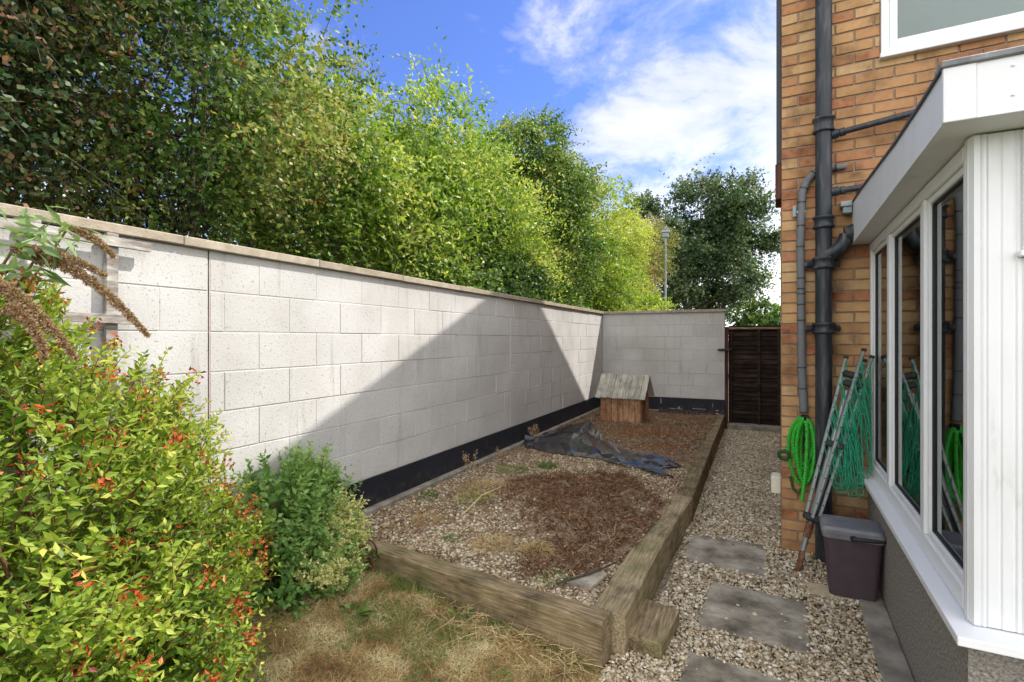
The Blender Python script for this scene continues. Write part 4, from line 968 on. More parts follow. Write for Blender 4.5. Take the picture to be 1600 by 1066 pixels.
def tree(name, label, cat, base, crown, nsh, ll, lw, m, seed, tint=(.5, .25), nblob=26, br=(.45, .85), zmin=2.0, trunks=2, droop=.35, shl=.38, kk=6, group=None, twist=None, clip_u=None, stemr=.09, gap=0.0, berry=None, tmat=None, shell=.55, reach=(.45, .92)):
    gen = np.random.default_rng(seed); r_ = random.Random(seed)
    C0 = np.array(crown[0]); R0 = np.array(crown[1]); spread = .35 if trunks < 4 else 1.3
    cs = []; rs = []
    for i in range(nblob):
        d = unit(gen.normal(size=3)); c = C0+d*R0*gen.uniform(*reach)
        if c[2] < zmin: c[2] = zmin+gen.uniform(0, .5)
        b = gen.uniform(*br); cs.append(c); rs.append((b, b, b*gen.uniform(.6, .9)))
    for i in range(max(3, nblob//5)):
        d = unit(gen.normal(size=3)); cs.append(C0+d*R0*gen.uniform(0, .4)); b = br[1]*.9; rs.append((b, b, b*.8))
    P, N_ = blob_points(cs, rs, nsh, gen, shell)
    if gap:
        q = noise_clump(P, .9, seed); keep = q > gap-1; 
        q2 = gen.random(len(P)); keep = (q > -.10) | (q2 < .28); P = P[keep]; N_ = N_[keep]
    if clip_u is not None: 
        k_ = P[:, 0] < clip_u; P = P[k_]; N_ = N_[k_]
    out = unit(P-C0[None]);
    D = unit(N_*.5+out*.35+gen.normal(size=P.shape)*.45+np.array([0, 0, .12]))
    Ls = shl*gen.uniform(.5, 1.3, len(P))
    # a few long free shoots break the outline
    far = gen.random(len(P)) < .05; Ls[far] *= 2.1
    Pn, T = shoot_nodes(P, D, Ls, kk, droop, gen, .15)
    lp_, ld, L_, W_ = paired_leaves(Pn, T, ll, lw, gen, lift=.1, jit=.45)
    cl_t = noise_clump(P[:, :], 1.1, seed+3)
    base_t = np.clip(tint[0]+cl_t*.6+.35*noise_clump(P, 3.1, seed+9)+gen.normal(size=len(P))*.10, 0, 1)
    tt = np.repeat(base_t, kk); tt = np.concatenate([tt, tt])+gen.normal(size=len(lp_))*tint[1]*.6
    if clip_u is not None:
        k_ = (lp_[:, 0] < WALL_U-.02+.10*(lp_[:, 2] > 2.12)); lp_, ld, L_, W_, tt = lp_[k_], ld[k_], L_[k_], W_[k_], tt[k_]
        Pn_ok = Pn[:, :, 0].max(1) < WALL_U-.27; 
    else: Pn_ok = np.ones(len(Pn), bool)
    root = thing(name, label, cat, (base[0], base[1], -.25), 0, group)
    off = np.array([base[0], base[1], -.25])
    leaves('crown', lp_-off, ld, L_, W_, np.clip(tt, 0, 1), m, root, gen=gen, flat=.5, bias=(1.0, -.25, -.1))
    # trunk and limbs
    tm_ = MB()
    for q in range(trunks):
        a = r_.uniform(0, 6.28); bx = r_.uniform(.2, 1)*spread*(trunks > 1)
        p0 = Vector((math.cos(a)*bx, math.sin(a)*bx, 0)); top = Vector(tuple(C0-off))+Vector((r_.uniform(-.5, .5)*R0[0], r_.uniform(-.5, .5)*R0[1], R0[2]*.25))
        pts = []; 
        for i in range(9):
            t = i/8; p = p0.lerp(top, t)+Vector((math.sin(t*5+q)*.12, math.cos(t*4+q)*.12, 0)); pts.append(p)
        tm_.tube(pts, [stemr*(1.2-t/8*.85) for t in range(9)], 8, r_.random())
        for j in range(int(6+nblob/5)):
            t = r_.uniform(.25, .95); s_ = p0.lerp(top, t); c = Vector(tuple(np.array(cs[r_.randrange(len(cs))])-off)); mid = s_.lerp(c, .5)+Vector((r_.uniform(-.2, .2), r_.uniform(-.2, .2), -.1))
            tm_.tube([s_, s_.lerp(mid, .5), mid, mid.lerp(c, .6), c], [stemr*.42, stemr*.34, stemr*.27, stemr*.2, stemr*.09], 6, r_.random())
    tm_.build('trunk', tmat or M['bark'], root, fix=False)
    tw = Pn[(gen.random(len(Pn)) < .2) & Pn_ok]
    if len(tw): twig_strips('twigs', tw-off, M['bark'], root, w=.0045)
    if berry:
        nb_, bm_, bs = berry
        ii = gen.choice(len(P), nb_); cpos = P[ii]+D[ii]*Ls[ii][:, None]*.8
        PP = np.repeat(cpos, 14, 0)+gen.normal(size=(nb_*14, 3))*np.array([.035, .035, .05])*bs
        bo_ = leaves('berries', PP-off, gen.normal(size=PP.shape), np.full(len(PP), .022*bs), np.full(len(PP), .02*bs), gen.random(len(PP)), bm_, root, gen=gen); bo_['kind'] = 'stuff'
    return root

M['leaf_haw'] = leafmat('hawthorn_leaf', [(0, (.022, .055, .013)), (.4, (.085, .165, .03)), (.75, (.20, .28, .06)), (1, (.38, .35, .13))], trans=.3, spec=.25)
M['leaf_dark'] = leafmat('dark_hawthorn_leaf', [(0, (.014, .034, .013)), (.45, (.04, .08, .03)), (.72, (.10, .13, .06)), (.88, (.18, .095, .055)), (1, (.28, .15, .09))], trans=.25, rough=.5, spec=.25)
M['leaf_green'] = leafmat('elder_leaf', [(0, (.03, .075, .012)), (.35, (.12, .22, .028)), (.7, (.27, .37, .055)), (1, (.50, .50, .15))], trans=.38)
M['leaf_yellow'] = leafmat('yellow_green_leaf', [(0, (.07, .13, .015)), (.45, (.22, .30, .04)), (1, (.45, .46, .11))], trans=.45)
M['leaf_olive'] = leafmat('olive_leaf', [(0, (.08, .10, .03)), (.5, (.22, .23, .065)), (.8, (.30, .26, .10)), (1, (.34, .22, .10))], trans=.35)
M['leaf_deep'] = leafmat('maple_leaf', [(0, (.016, .038, .015)), (.5, (.05, .09, .035)), (.85, (.10, .15, .06)), (1, (.22, .24, .14))], trans=.3, rough=.45, spec=.3)
M['leaf_ivy'] = leafmat('ivy_leaf', [(0, (.018, .045, .010)), (.5, (.07, .14, .022)), (1, (.22, .29, .07))], trans=.33)
M['berry'] = leafmat('dark_red_berry', [(0, (.10, .015, .015)), (1, (.28, .06, .05))], trans=.1)
M['haw_berry'] = leafmat('haw_berry', [(0, (.20, .05, .02)), (1, (.42, .16, .08))], trans=.1)

TG = 'tall overgrown trees behind the block wall'
tree('hawthorn_tree', 'dark reddish green hawthorn tree behind the wall at the left edge', 'tree', (-5.4, 1.2), ((-4.9, 1.2, 4.1), (1.7, 2.1, 2.2)), 25000, .050, .038, M['leaf_dark'], 21, (.55, .3), nblob=54, zmin=2.1, trunks=5, gap=.9, group=TG, berry=(420, M['haw_berry'], 1), stemr=.03, clip_u=-3.0, shell=.7, br=(.5, .9))
tree('hawthorn_tree', 'hawthorn with several bare dark stems behind the wall, left of the bright elder', 'tree', (-5.3, 3.3), ((-4.9, 2.7, 3.5), (1.6, 1.2, .95)), 18500, .056, .046, M['leaf_haw'], 22, (.66, .3), nblob=44, zmin=2.15, trunks=6, gap=.9, group=TG, berry=(160, M['haw_berry'], 1), stemr=.035, clip_u=-3.0, shell=.7)
tree('elder_tree', 'bright green elder tree with drooping branches over the middle of the long wall', 'tree', (-5.3, 5.4), ((-4.7, 5.0, 3.35), (1.7, 2.0, 1.3)), 16500, .088, .042, M['leaf_green'], 23, (.55, .3), nblob=36, zmin=2.2, trunks=3, clip_u=-3.05, group=TG, berry=(45, M['berry'], 1.1), droop=.6, stemr=.04, br=(.5, .8), shl=.55, gap=.9)
tree('elder_tree', 'tall yellow-green elder tree with berries, its top against the blue sky', 'tree', (-5.2, 7.6), ((-4.7, 7.8, 3.35), (1.75, 2.0, 1.5)), 14000, .092, .044, M['leaf_green'], 24, (.62, .3), nblob=36, zmin=2.0, trunks=3, clip_u=-3.05, group=TG, berry=(60, M['berry'], 1.2), droop=.6, stemr=.05, br=(.5, .8), shl=.55, gap=.9)
tree('hawthorn_tree', 'dark green hawthorn tree with brownish crown top at the right end of the hedge', 'tree', (-5.0, 10.6), ((-4.7, 10.2, 4.25), (1.7, 1.9, 2.0)), 13500, .085, .058, M['leaf_haw'], 25, (.52, .35), nblob=40, zmin=2.1, trunks=3, clip_u=-3.0, group=TG, berry=(80, M['berry'], 1.2), stemr=.05)
tree('small_tree', 'low round lime green tree right of the dark hedge end, by the wall corner', 'tree', (-4.5, 13.6), ((-4.4, 13.6, 3.2), (1.3, 1.6, 1.7)), 5600, .095, .070, M['leaf_yellow'], 26, (.3, .3), nblob=26, zmin=2.2, trunks=2, group=TG)
tree('willow_tree', 'sunny lime green tree beyond the wall corner, left of the street lamp', 'tree', (-4.9, 16.8), ((-4.75, 16.6, 4.2), (1.6, 2.0, 2.4)), 7000, .12, .05, M['leaf_yellow'], 27, (.68, .3), nblob=26, zmin=2.3, trunks=2, droop=.5, group=TG, br=(.5, .95))
tree('hawthorn_tree', 'feathery olive yellow thorn tree just behind the street lamp post', 'tree', (-5.3, 21.8), ((-5.0, 21.6, 4.3), (2.0, 2.2, 2.6)), 6000, .11, .055, M['leaf_olive'], 28, (.6, .35), nblob=28, zmin=2.4, trunks=2, droop=.6, br=(.5, 1.0), group=TG)
tree('bush', 'bright green bush along the top of the short back wall', 'bush', (-3.9, 15.6), ((-3.3, 15.4, 2.1), (1.2, 1.2, .75)), 2400, .11, .075, M['leaf_yellow'], 29, (.55, .3), nblob=14, zmin=1.8, trunks=2, br=(.35, .6), stemr=.04)
tree('ivy_bush', 'dense dark ivy spilling along the coping under the elder trees', 'bush', (-3.9, 8.6), ((-3.75, 7.8, 2.05), (.65, 3.4, .65)), 5200, .075, .06, M['leaf_ivy'], 33, (.4, .3), nblob=22, zmin=1.9, trunks=3, br=(.3, .5), clip_u=-3.0, stemr=.03)
tree('maple_tree', 'large dark green tree standing beyond the gate, behind the street lamp', 'tree', (-2.5, 27.6), ((-2.6, 27.6, 5.9), (3.2, 3.2, 3.7)), 10500, .17, .14, M['leaf_deep'], 30, (.55, .4), nblob=80, zmin=2.2, trunks=1, reach=(.35, 1.22), br=(.38, .8), shl=.8, stemr=.13, gap=1, shell=.8)
tree('bush', 'small dark green bush beyond the gate, left of the two', 'bush', (.05, 25.2), ((-.1, 25.2, 2.1), (1.3, 1.2, 1.25)), 1100, .14, .11, M['leaf_ivy'], 31, (.4, .3), nblob=12, zmin=1.0, trunks=1, br=(.4, .7), stemr=.05)
tree('bush', 'small light green bush beyond the gate beside the brick corner', 'bush', (1.9, 27), ((1.5, 27, 1.7), (1.9, 1.2, 1.1)), 1100, .14, .11, M['leaf_green'], 32, (.4, .3), nblob=12, zmin=.8, trunks=1, br=(.4, .7), stemr=.05)

# ------------------------------------------------------------------ near shrubs
def shrub(name, label, cat, base, blobs, nsh, L0, W0, m, seed, tint, shl, kk, droop, aim=(0, 0, .25), edge=False, lift=.2, twig=.0022, cull=None, flat=.55, extra=None, shell=.5, jit=.2):
    gen = np.random.default_rng(seed)
    blobs = [((b[0][0]-.05, b[0][1]-.03, b[0][2]), b[1]) for b in blobs]
    P, N_ = blob_points([b[0] for b in blobs], [b[1] for b in blobs], nsh, gen, shell)
    k_ = (P[:, 2] > .04) & (P[:, 0] > WALL_U+.03)
    P = P[k_]; N_ = N_[k_]
    B0 = np.array([base[0], base[1], .1])
    D = unit(unit(P-B0)*.55+N_*.45+gen.normal(size=P.shape)*.25+np.array(aim))
    Ls = shl*gen.uniform(.6, 1.25, len(P)); S = P-D*Ls[:, None]*.75
    Pn, T = shoot_nodes(S, D, Ls, kk, droop, gen, .12)
    lp_, ld, L_, W_ = paired_leaves(Pn, T, L0, W0, gen, lift=lift, jit=jit)
    ok = (lp_[:, 0] > WALL_U+.02) & (lp_[:, 2] > .02); 
    bt = np.clip(tint[0]+noise_clump(P, 2.2, seed)*.4+gen.normal(size=len(P))*.08, 0, 1); tt = np.repeat(bt, kk); tt = np.concatenate([tt, tt])+gen.normal(size=len(lp_))*tint[1]
    # young leaves at the shoot ends are paler
    tipb = np.tile(np.linspace(-.05, .12, kk), len(P)); tt += np.concatenate([tipb, tipb])
    root = thing(name, label, cat, (base[0], base[1], .03)); off = np.array([base[0], base[1], .03])
    leaves('foliage', (lp_-off)[ok], ld[ok], L_[ok], W_[ok], np.clip(tt, 0, 1)[ok], m, root, rich=True, gen=gen, flat=flat)
    okt = (Pn[:, :, 0].min(1) > WALL_U+.01) & (Pn[:, :, 2].min(1) > .0)
    twig_strips('twigs', (Pn-off)[okt], M['stem'], root, w=twig)
    sm_ = MB(); r_ = random.Random(seed)
    for i in range(26):
        q = P[r_.randrange(len(P))]; q = B0+(q-B0)*.75; b0 = Vector((r_.uniform(-.12, .12), r_.uniform(-.12, .12), -.05)); e = Vector(tuple(q-off)); mid = b0.lerp(e, .5)+Vector((0, 0, .12))
        sm_.tube([b0, b0.lerp(mid, .5)+Vector((0, 0, .04)), mid, mid.lerp(e, .5)+Vector((0, 0, .03)), e], [.009, .008, .006, .005, .003], 6, r_.random())
    sm_.build('stems', M['stem'], root, fix=False)
    return root, Pn, T, off, gen

M['leaf_hyp'] = leafmat('hypericum_leaf', [(0, (.06, .12, .015)), (.35, (.16, .25, .028)), (.7, (.31, .38, .05)), (.95, (.47, .50, .10)), (1, (.55, .52, .10))], trans=.38, rough=.45, spec=.3)
M['leaf_shrub'] = leafmat('privet_leaf', [(0, (.04, .11, .025)), (.5, (.12, .25, .055)), (1, (.27, .40, .12))], trans=.36, rough=.4)
M['leaf_varieg'] = leafmat('variegated_leaf', [(0, (.06, .15, .025)), (.6, (.13, .24, .04)), (1, (.3, .36, .08))], trans=.3, edge=(.62, .60, .26))
M['capsule'] = leafmat('orange_seed_head', [(0, (.14, .02, .008)), (.4, (.36, .05, .012)), (.8, (.56, .13, .03)), (1, (.60, .24, .09))], trans=.25, rough=.5)

hyp_blobs = [((-2.0, .50, .78), (.60, .88, .78)), ((-1.85, .45, .30), (.70, .90, .55)), ((-2.2, 1.0, 1.12), (.42, .50, .50)), ((-2.30, 1.32, .88), (.33, .38, .50)), ((-2.12, 1.2, .45), (.46, .48, .50)), ((-2.25, .38, 1.55), (.42, .72, .34)), ((-1.75, .8, .46), (.46, .5, .50)), ((-2.34, 1.62, .58), (.24, .26, .38))]
hroot, Pn, T, off, gen = shrub('hypericum_shrub', 'large sunlit yellow-green shrub with orange-red seed heads at the lower left', 'shrub', (-2.05, .85), hyp_blobs, 5000, .050, .0225, M['leaf_hyp'], 41, (.44, .18), .28, 9, .28, lift=.22)
tipi = gen.choice(len(Pn), 860); cp = Pn[tipi, -1]+np.array([0, 0, .012]); cp[:300] = cp[300:600]+gen.normal(size=(300, 3))*.024; 
hp = []; 
PP = np.repeat(cp, 9, 0)+gen.normal(size=(len(cp)*9, 3))*.014
leaves('seed_heads', PP-off, gen.normal(size=PP.shape)+np.array([0, 0, -.2]), gen.uniform(.012, .028, len(PP)), gen.uniform(.007, .013, len(PP)), gen.random(len(PP)), M['capsule'], hroot, rich=True, gen=gen, flat=.2, fold=.4)

shrub('privet_shrub', 'shaded mid green leafy shrub growing against the wall at the bed corner', 'shrub', (-2.45, 2.3), [((-2.45, 2.15, .48), (.26, .36, .40)), ((-2.30, 2.25, .24), (.34, .32, .26)), ((-2.52, 2.45, .60), (.15, .22, .28)), ((-2.36, 1.98, .28), (.34, .25, .30)), ((-2.55, 2.68, .52), (.12, .16, .12))], 640, .060, .036, M['leaf_shrub'], 42, (.62, .18), .23, 7, .05, aim=(.1, -.05, .5), twig=.0018)
shrub('variegated_euonymus', 'cream edged variegated shrub in front of the green one', 'shrub', (-2.22, 2.52), [((-2.22, 2.38, .36), (.20, .17, .14)), ((-2.14, 2.24, .24), (.18, .15, .13)), ((-2.32, 2.52, .46), (.12, .12, .10)), ((-2.10, 2.08, .30), (.18, .12, .07))], 420, .036, .021, M['leaf_varieg'], 43, (.45, .2), .16, 7, .02, aim=(.25, -.1, .25), twig=.0016)

# buddleia with drooping brown flower spikes
bd = thing('buddleia', 'buddleia with drooping brown faded flower spikes at the left edge of the wall', 'shrub', (-2.35, .55, .03)); boff = np.array([-2.35, .55, .03])
M['spike'] = leafmat('faded_flower', [(0, (.15, .07, .05)), (.5, (.34, .21, .14)), (.85, (.48, .35, .22)), (1, (.42, .46, .18))], trans=.15, rough=.8, spec=.1)
M['leaf_bud'] = leafmat('buddleia_leaf', [(0, (.10, .17, .06)), (1, (.26, .35, .16))], trans=.3, rough=.6)
gen = np.random.default_rng(50)
def cam_pt(x, y, Z):
    X = (x-800)/800*Z; z = EYE+(530-y)/800*Z; a = R(YAW); return np.array([X*math.cos(a)-Z*math.sin(a), X*math.sin(a)+Z*math.cos(a), z])
SP = [((55, 405), (120, 400), (232, 525), 1.62, .024), ((20, 390), (90, 385), (165, 432), 1.60, .017), ((105, 358), (145, 362), (178, 402), 1.78, .015), ((-20, 440), (40, 455), (118, 560), 1.42, .022), ((10, 480), (60, 500), (70, 560), 1.38, .017)]
for (a, b, c, Z, w) in SP:
    A, B_, C_ = cam_pt(*a, Z), cam_pt(*b, Z), cam_pt(*c, Z-.04)
    n = int(5200*w/.024); t = gen.random(n)[:, None]; ctr = (1-t)**2*A+2*t*(1-t)*B_+t*t*C_
    tg = unit(2*(1-t)*(B_-A)+2*t*(C_-B_)); rr = w*(1-t)**.6*(.35+.65*np.sin(np.clip(t*6+.5, 0, 1.57)))*(.75+.25*np.sin(t*60))
    d = gen.normal(size=(n, 3)); d = unit(d-(d*tg).sum(1, keepdims=True)*tg); P = ctr+d*rr*gen.uniform(.3, 1, (n, 1))
    leaves('flower_spike', P-boff, d+tg*.4+gen.normal(size=d.shape)*.3, gen.uniform(.006, .012, n), gen.uniform(.0025, .005, n), gen.random(n), M['spike'], bd, gen=gen, flat=.1)
m_ = MB()
for (a, b, c, Z, w) in SP:
    A, B_, C_ = [Vector(tuple(q-boff)) for q in (cam_pt(*a, Z), cam_pt(*b, Z), cam_pt(*c, Z-.04))]
    base_ = Vector((0, 0, 0)); pts = [base_, base_.lerp(A, .5)+Vector((-.1, -.15, .15)), A]+[A*(1-t)**2+B_*2*t*(1-t)+C_*t*t for t in (.25, .5, .75, 1)]
    m_.tube(pts, [.01, .006, .004, .003, .0025, .002, .001], 6)
m_.build('stems', M['stem'], bd, fix=False)
lpx = [(10, 400), (30, 420), (60, 375), (80, 362), (95, 370), (20, 440), (5, 370), (45, 390), (-10, 420), (10, 460), (35, 440), (50, 365), (25, 372), (100, 365), (70, 385), (-20, 380), (15, 425)]
LPn = np.array([cam_pt(x, y, 1.55+.1*gen.random()) for x, y in lpx for _ in range(6)]); LPn += gen.normal(size=LPn.shape)*.04
leaves('foliage', LPn-boff, gen.normal(size=LPn.shape)*np.array([1, 1, .4])+np.array([.3, .2, 0]), gen.uniform(.06, .10, len(LPn)), gen.uniform(.018, .028, len(LPn)), gen.random(len(LPn)), M['leaf_bud'], bd, rich=True, gen=gen, flat=.7)

# ------------------------------------------------------------------ pebbles, mulch, straw and grass
ico_v = []
ph = (1+5**.5)/2
for a, b in ((-1, ph), (1, ph), (-1, -ph), (1, -ph)): ico_v += [(a, b, 0)]
for a, b in ((-1, ph), (1, ph), (-1, -ph), (1, -ph)): ico_v += [(0, a, b)]
for a, b in ((ph, -1), (ph, 1), (-ph, -1), (-ph, 1)): ico_v += [(a, 0, b)]
ico_v = unit(np.array(ico_v, float))
ico_f = np.array([(0, 11, 5), (0, 5, 1), (0, 1, 7), (0, 7, 10), (0, 10, 11), (1, 5, 9), (5, 11, 4), (11, 10, 2), (10, 7, 6), (7, 1, 8), (3, 9, 4), (3, 4, 2), (3, 2, 6), (3, 6, 8), (3, 8, 9), (4, 9, 5), (2, 4, 11), (6, 2, 10), (8, 6, 7), (9, 8, 1)])
def pebbles(name, label, P, size, gen, m):
    n = len(P)
    q = unit(gen.normal(size=(n, 4))); w, x, y, z = q.T
    # mostly flat-lying random rotation: yaw with a modest tilt
    ang = gen.uniform(0, 6.28, n); ca, sa = np.cos(ang), np.sin(ang)
    V = ico_v[None]*(1+gen.normal(size=(n, 12, 1))*.16)*(size[:, None, None]*np.stack([gen.uniform(.8, 1.35, n), gen.uniform(.6, 1, n), gen.uniform(.4, .75, n)], -1)[:, None])
    tl = gen.normal(size=(n, 1))*.45; ct, st_ = np.cos(tl), np.sin(tl)
    X, Y, Zz = V[..., 0], V[..., 1]*ct-V[..., 2]*st_, V[..., 1]*st_+V[..., 2]*ct
    V = np.stack([X*ca[:, None]-Y*sa[:, None], X*sa[:, None]+Y*ca[:, None], Zz], -1)+P[:, None]
    Fc = (ico_f[None]+np.arange(n)[:, None, None]*12).reshape(-1, 3)
    o = np_mesh(name, V.reshape(-1, 3), Fc, m, None, np.repeat(np.clip(gen.beta(1.6, 1.5, n), 0, 1), 20), smooth=True)
    return tag(o, label, 'gravel', kind='stuff')
def inpoly(u, v, poly):
    c = np.zeros(len(u), bool); n = len(poly)
    for i in range(n):
        x1, y1 = poly[i]; x2, y2 = poly[(i+1) % n]
        k = ((y1 > v) != (y2 > v)) & (u < (x2-x1)*(v-y1)/(y2-y1+1e-12)+x1); c ^= k
    return c
gen = np.random.default_rng(60)
slabs = [[(-.458, 4.241), (.073, 4.244), (.06, 3.671), (-.461, 3.72)], [(-.25, 3.446), (.265, 3.414), (.238, 2.854), (-.286, 2.887)], [(-.30, 2.637), (.26, 2.58), (.24, 2.0), (-.32, 2.05)], [(-.57, 2.9), (-.367, 2.85), (-.405, 2.505), (-.62, 2.535)]]
def path_region(u, v, f=.022):
    xo = .1655+.38*0
    # house-frame coordinates
    hx = (u-.1655)*math.cos(HA)+(v-4.233)*math.sin(HA); hy = -(u-.1655)*math.sin(HA)+(v-4.233)*math.cos(HA)
    ok = (u > -.50-.14*(v < 3.2)*np.clip((3.3-v), 0, 1)) & ~((hx > -.0) & (hy > -.005)) & ~((hx > .41) & (hy > -9) & (hy < .0) & (hx > .41)) & ((u < .7))
    for s in slabs[:]:
        P0 = np.array(s); c = P0.mean(0); ok &= ~inpoly(u, v, c+(P0-c)*(.955)) | (gen.random(len(u)) < .012)
    return ok
N1 = 92000
v = 1.7+8.1*gen.random(N1)**1.9; u = gen.uniform(-.75, .75, N1); k = path_region(u, v); u, v = u[k], v[k]
sz = gen.lognormal(-4.84, .36, len(u))*(1+.03*(v-2)); 
zz = np.where(v > 4.5, -.012*(v-4.5), 0)+gen.uniform(-.006, .012, len(u))+.004
pebbles('gravel', 'loose buff and grey pebbles of the narrow path', np.stack([u, v, zz], 1), np.clip(sz, .005, .02), gen, M['pebble'])
# bed pebbles
N2 = 52000
s_, t_ = gen.random(N2), gen.random(N2)**1.5
BP = np.array([bed(float(a), float(b)) for a, b in zip(s_, t_)])
def patchv(P, cu, cv, ru, rv, th=0, rag=.45, k=5):
    return np.array([in_patch(p[0], p[1], cu, cv, ru, rv, th, rag) for p in P])
pm = np.maximum(patchv(BP, -1.28, 4.05, .72, .85, .35), np.maximum(patchv(BP, -1.05, 3.25, .36, .48, .2), patchv(BP, -1.85, 4.25, .38, .34, -.3)))
far = BP[:, 1] > 5.9+.5*(BP[:, 0]+1.2)*0
q = gen.random(N2)
bn = noise_clump(BP*np.array([1, 1, 0]), 2.4, 7)+.7*noise_clump(BP*np.array([1, 1, 0]), 8, 3)
keep = ~((pm > .0) & (q < .60+pm)) & ~((BP[:, 1] > 5.6) & (q < .93)) & ~((BP[:, 0] < -2.1) & (q < .5)) & ~((bn < -.02) & (q < .58))
BPk = BP[keep]; BPk[:, 2] += gen.uniform(-.004, .008, len(BPk))
pebbles('bed_gravel', 'pale gravel spread over the raised bed', BPk, np.clip(gen.lognormal(-4.85, .36, len(BPk)), .005, .019), gen, M['pebble'])

def strips(name, label, cat, P, D, L, W, tint, m, gen, k=4, curl=.5, lift=0, kind='stuff'):
    """curved thin ribbons: blades of grass, straw and dead fronds"""
    n = len(P); D = unit(D); t = np.linspace(0, 1, k)[None, :, None]
    sd = unit(np.cross(D, gen.normal(size=(n, 3))+np.array([0, 0, 2.0])))
    bend = unit(gen.normal(size=(n, 3)))
    g_ = np.array([0, 0, -1.0])
    C_ = P[:, None]+D[:, None]*(L[:, None, None]*t)+bend[:, None]*(curl*L[:, None, None]*t**2)*.6+g_*lift*(L[:, None, None]*t**2)
    Wt = W[:, None, None]*(1-t*.8)*.5
    V = np.stack([C_-sd[:, None]*Wt, C_+sd[:, None]*Wt], 2)  # n,k,2,3
    idx = np.arange(n*k*2).reshape(n, k, 2)
    Fc = np.stack([idx[:, :-1, 0], idx[:, :-1, 1], idx[:, 1:, 1], idx[:, 1:, 0]], -1).reshape(-1, 4)
    o = np_mesh(name, V.reshape(-1, 3), Fc, m, None, np.repeat(tint, k-1))
    if kind: tag(o, label, cat, kind=kind)
    return o
# brown mulch patch, fern litter
def scatter_bed(n, fn, tpow=1.2):
    a, b = gen.random(n), gen.random(n)**tpow; P = np.array([bed(float(x), float(y)) for x, y in zip(a, b)]); w = fn(P); k = gen.random(n) < w; return P[k]
P1 = scatter_bed(85000, lambda P: np.clip(np.maximum(patchv(P, -1.28, 4.05, .80, .95, .35), np.maximum(patchv(P, -1.05, 3.25, .42, .55, .2), patchv(P, -1.85, 4.25, .45, .40, -.3)))*2.4, 0, 1)*.95+.05)
P1[:, 2] += gen.uniform(-.003, .022, len(P1))
D = gen.normal(size=P1.shape)*np.array([1, 1, .35])+np.array([0, 0, .12])
strips('dead_fern_litter', 'dark brown dead fern litter heaped in the middle of the bed', 'dead leaves', P1, D, gen.uniform(.015, .055, len(P1)), gen.uniform(.004, .010, len(P1)), np.clip(gen.beta(2, 2.4, len(P1)), 0, 1), M['mulch'], gen, k=4, curl=.9)
P1 = scatter_bed(42000, lambda P: np.clip((P[:, 1]-5.65+.35*(P[:, 0]+1.3))*1.5, 0, 1)*.6, .7)
P1[:, 2] += gen.uniform(-.003, .02, len(P1))
strips('leaf_litter', 'brown leaf litter over the far end of the bed', 'dead leaves', P1, gen.normal(size=P1.shape)*np.array([1, 1, .4])+np.array([0, 0, .1]), gen.uniform(.02, .07, len(P1)), gen.uniform(.004, .011, len(P1)), np.clip(gen.beta(2.2, 1.8, len(P1)), 0, 1), M['mulch'], gen, k=3, curl=.8)
P1 = scatter_bed(52000, lambda P: np.clip(.22-1.2*(noise_clump(P*np.array([1, 1, 0]), 2.4, 7)+.7*noise_clump(P*np.array([1, 1, 0]), 8, 3)), .05, .6)*(P[:, 1] < 6))
P1[:, 2] += gen.uniform(0, .012, len(P1))
strips('soil_debris', 'fine brown debris and dead leaves mixed through the bed gravel', 'dead leaves', P1, gen.normal(size=P1.shape)*np.array([1, 1, .25])+np.array([0, 0, .05]), gen.uniform(.010, .04, len(P1)), gen.uniform(.003, .009, len(P1)), np.clip(gen.beta(2.6, 1.8, len(P1)), 0, 1), M['mulch'], gen, k=3, curl=.8)
P1 = scatter_bed(26000, lambda P: np.clip(np.maximum(patchv(P, -1.35, 7.5, .62, .42, .3), patchv(P, -.95, 6.6, .35, .25, .1))*3, 0, 1)*.8, .7)
P1[:, 2] += gen.uniform(0, .035, len(P1))
strips('bracken_litter', 'rusty orange dead bracken in front of the kennel', 'dead leaves', P1, gen.normal(size=P1.shape)*np.array([1, 1, .5])+np.array([0, 0, .2]), gen.uniform(.02, .07, len(P1)), gen.uniform(.004, .010, len(P1)), gen.random(len(P1)), M['orange_mulch'], gen, k=3, curl=.8)
# thin straw scattered over bed
P1 = scatter_bed(26000, lambda P: np.clip(.10+.9*noise_clump(P*np.array([1, 1, 0]), 3.1, 12), .06, .7))
P1[:, 2] += .012
strips('straw', 'loose pale straw and stalks lying across the bed', 'straw', P1, gen.normal(size=P1.shape)*np.array([1, 1, .12]), gen.uniform(.03, .13, len(P1)), gen.uniform(.0015, .0032, len(P1)), gen.random(len(P1)), M['straw'], gen, k=4, curl=.35)
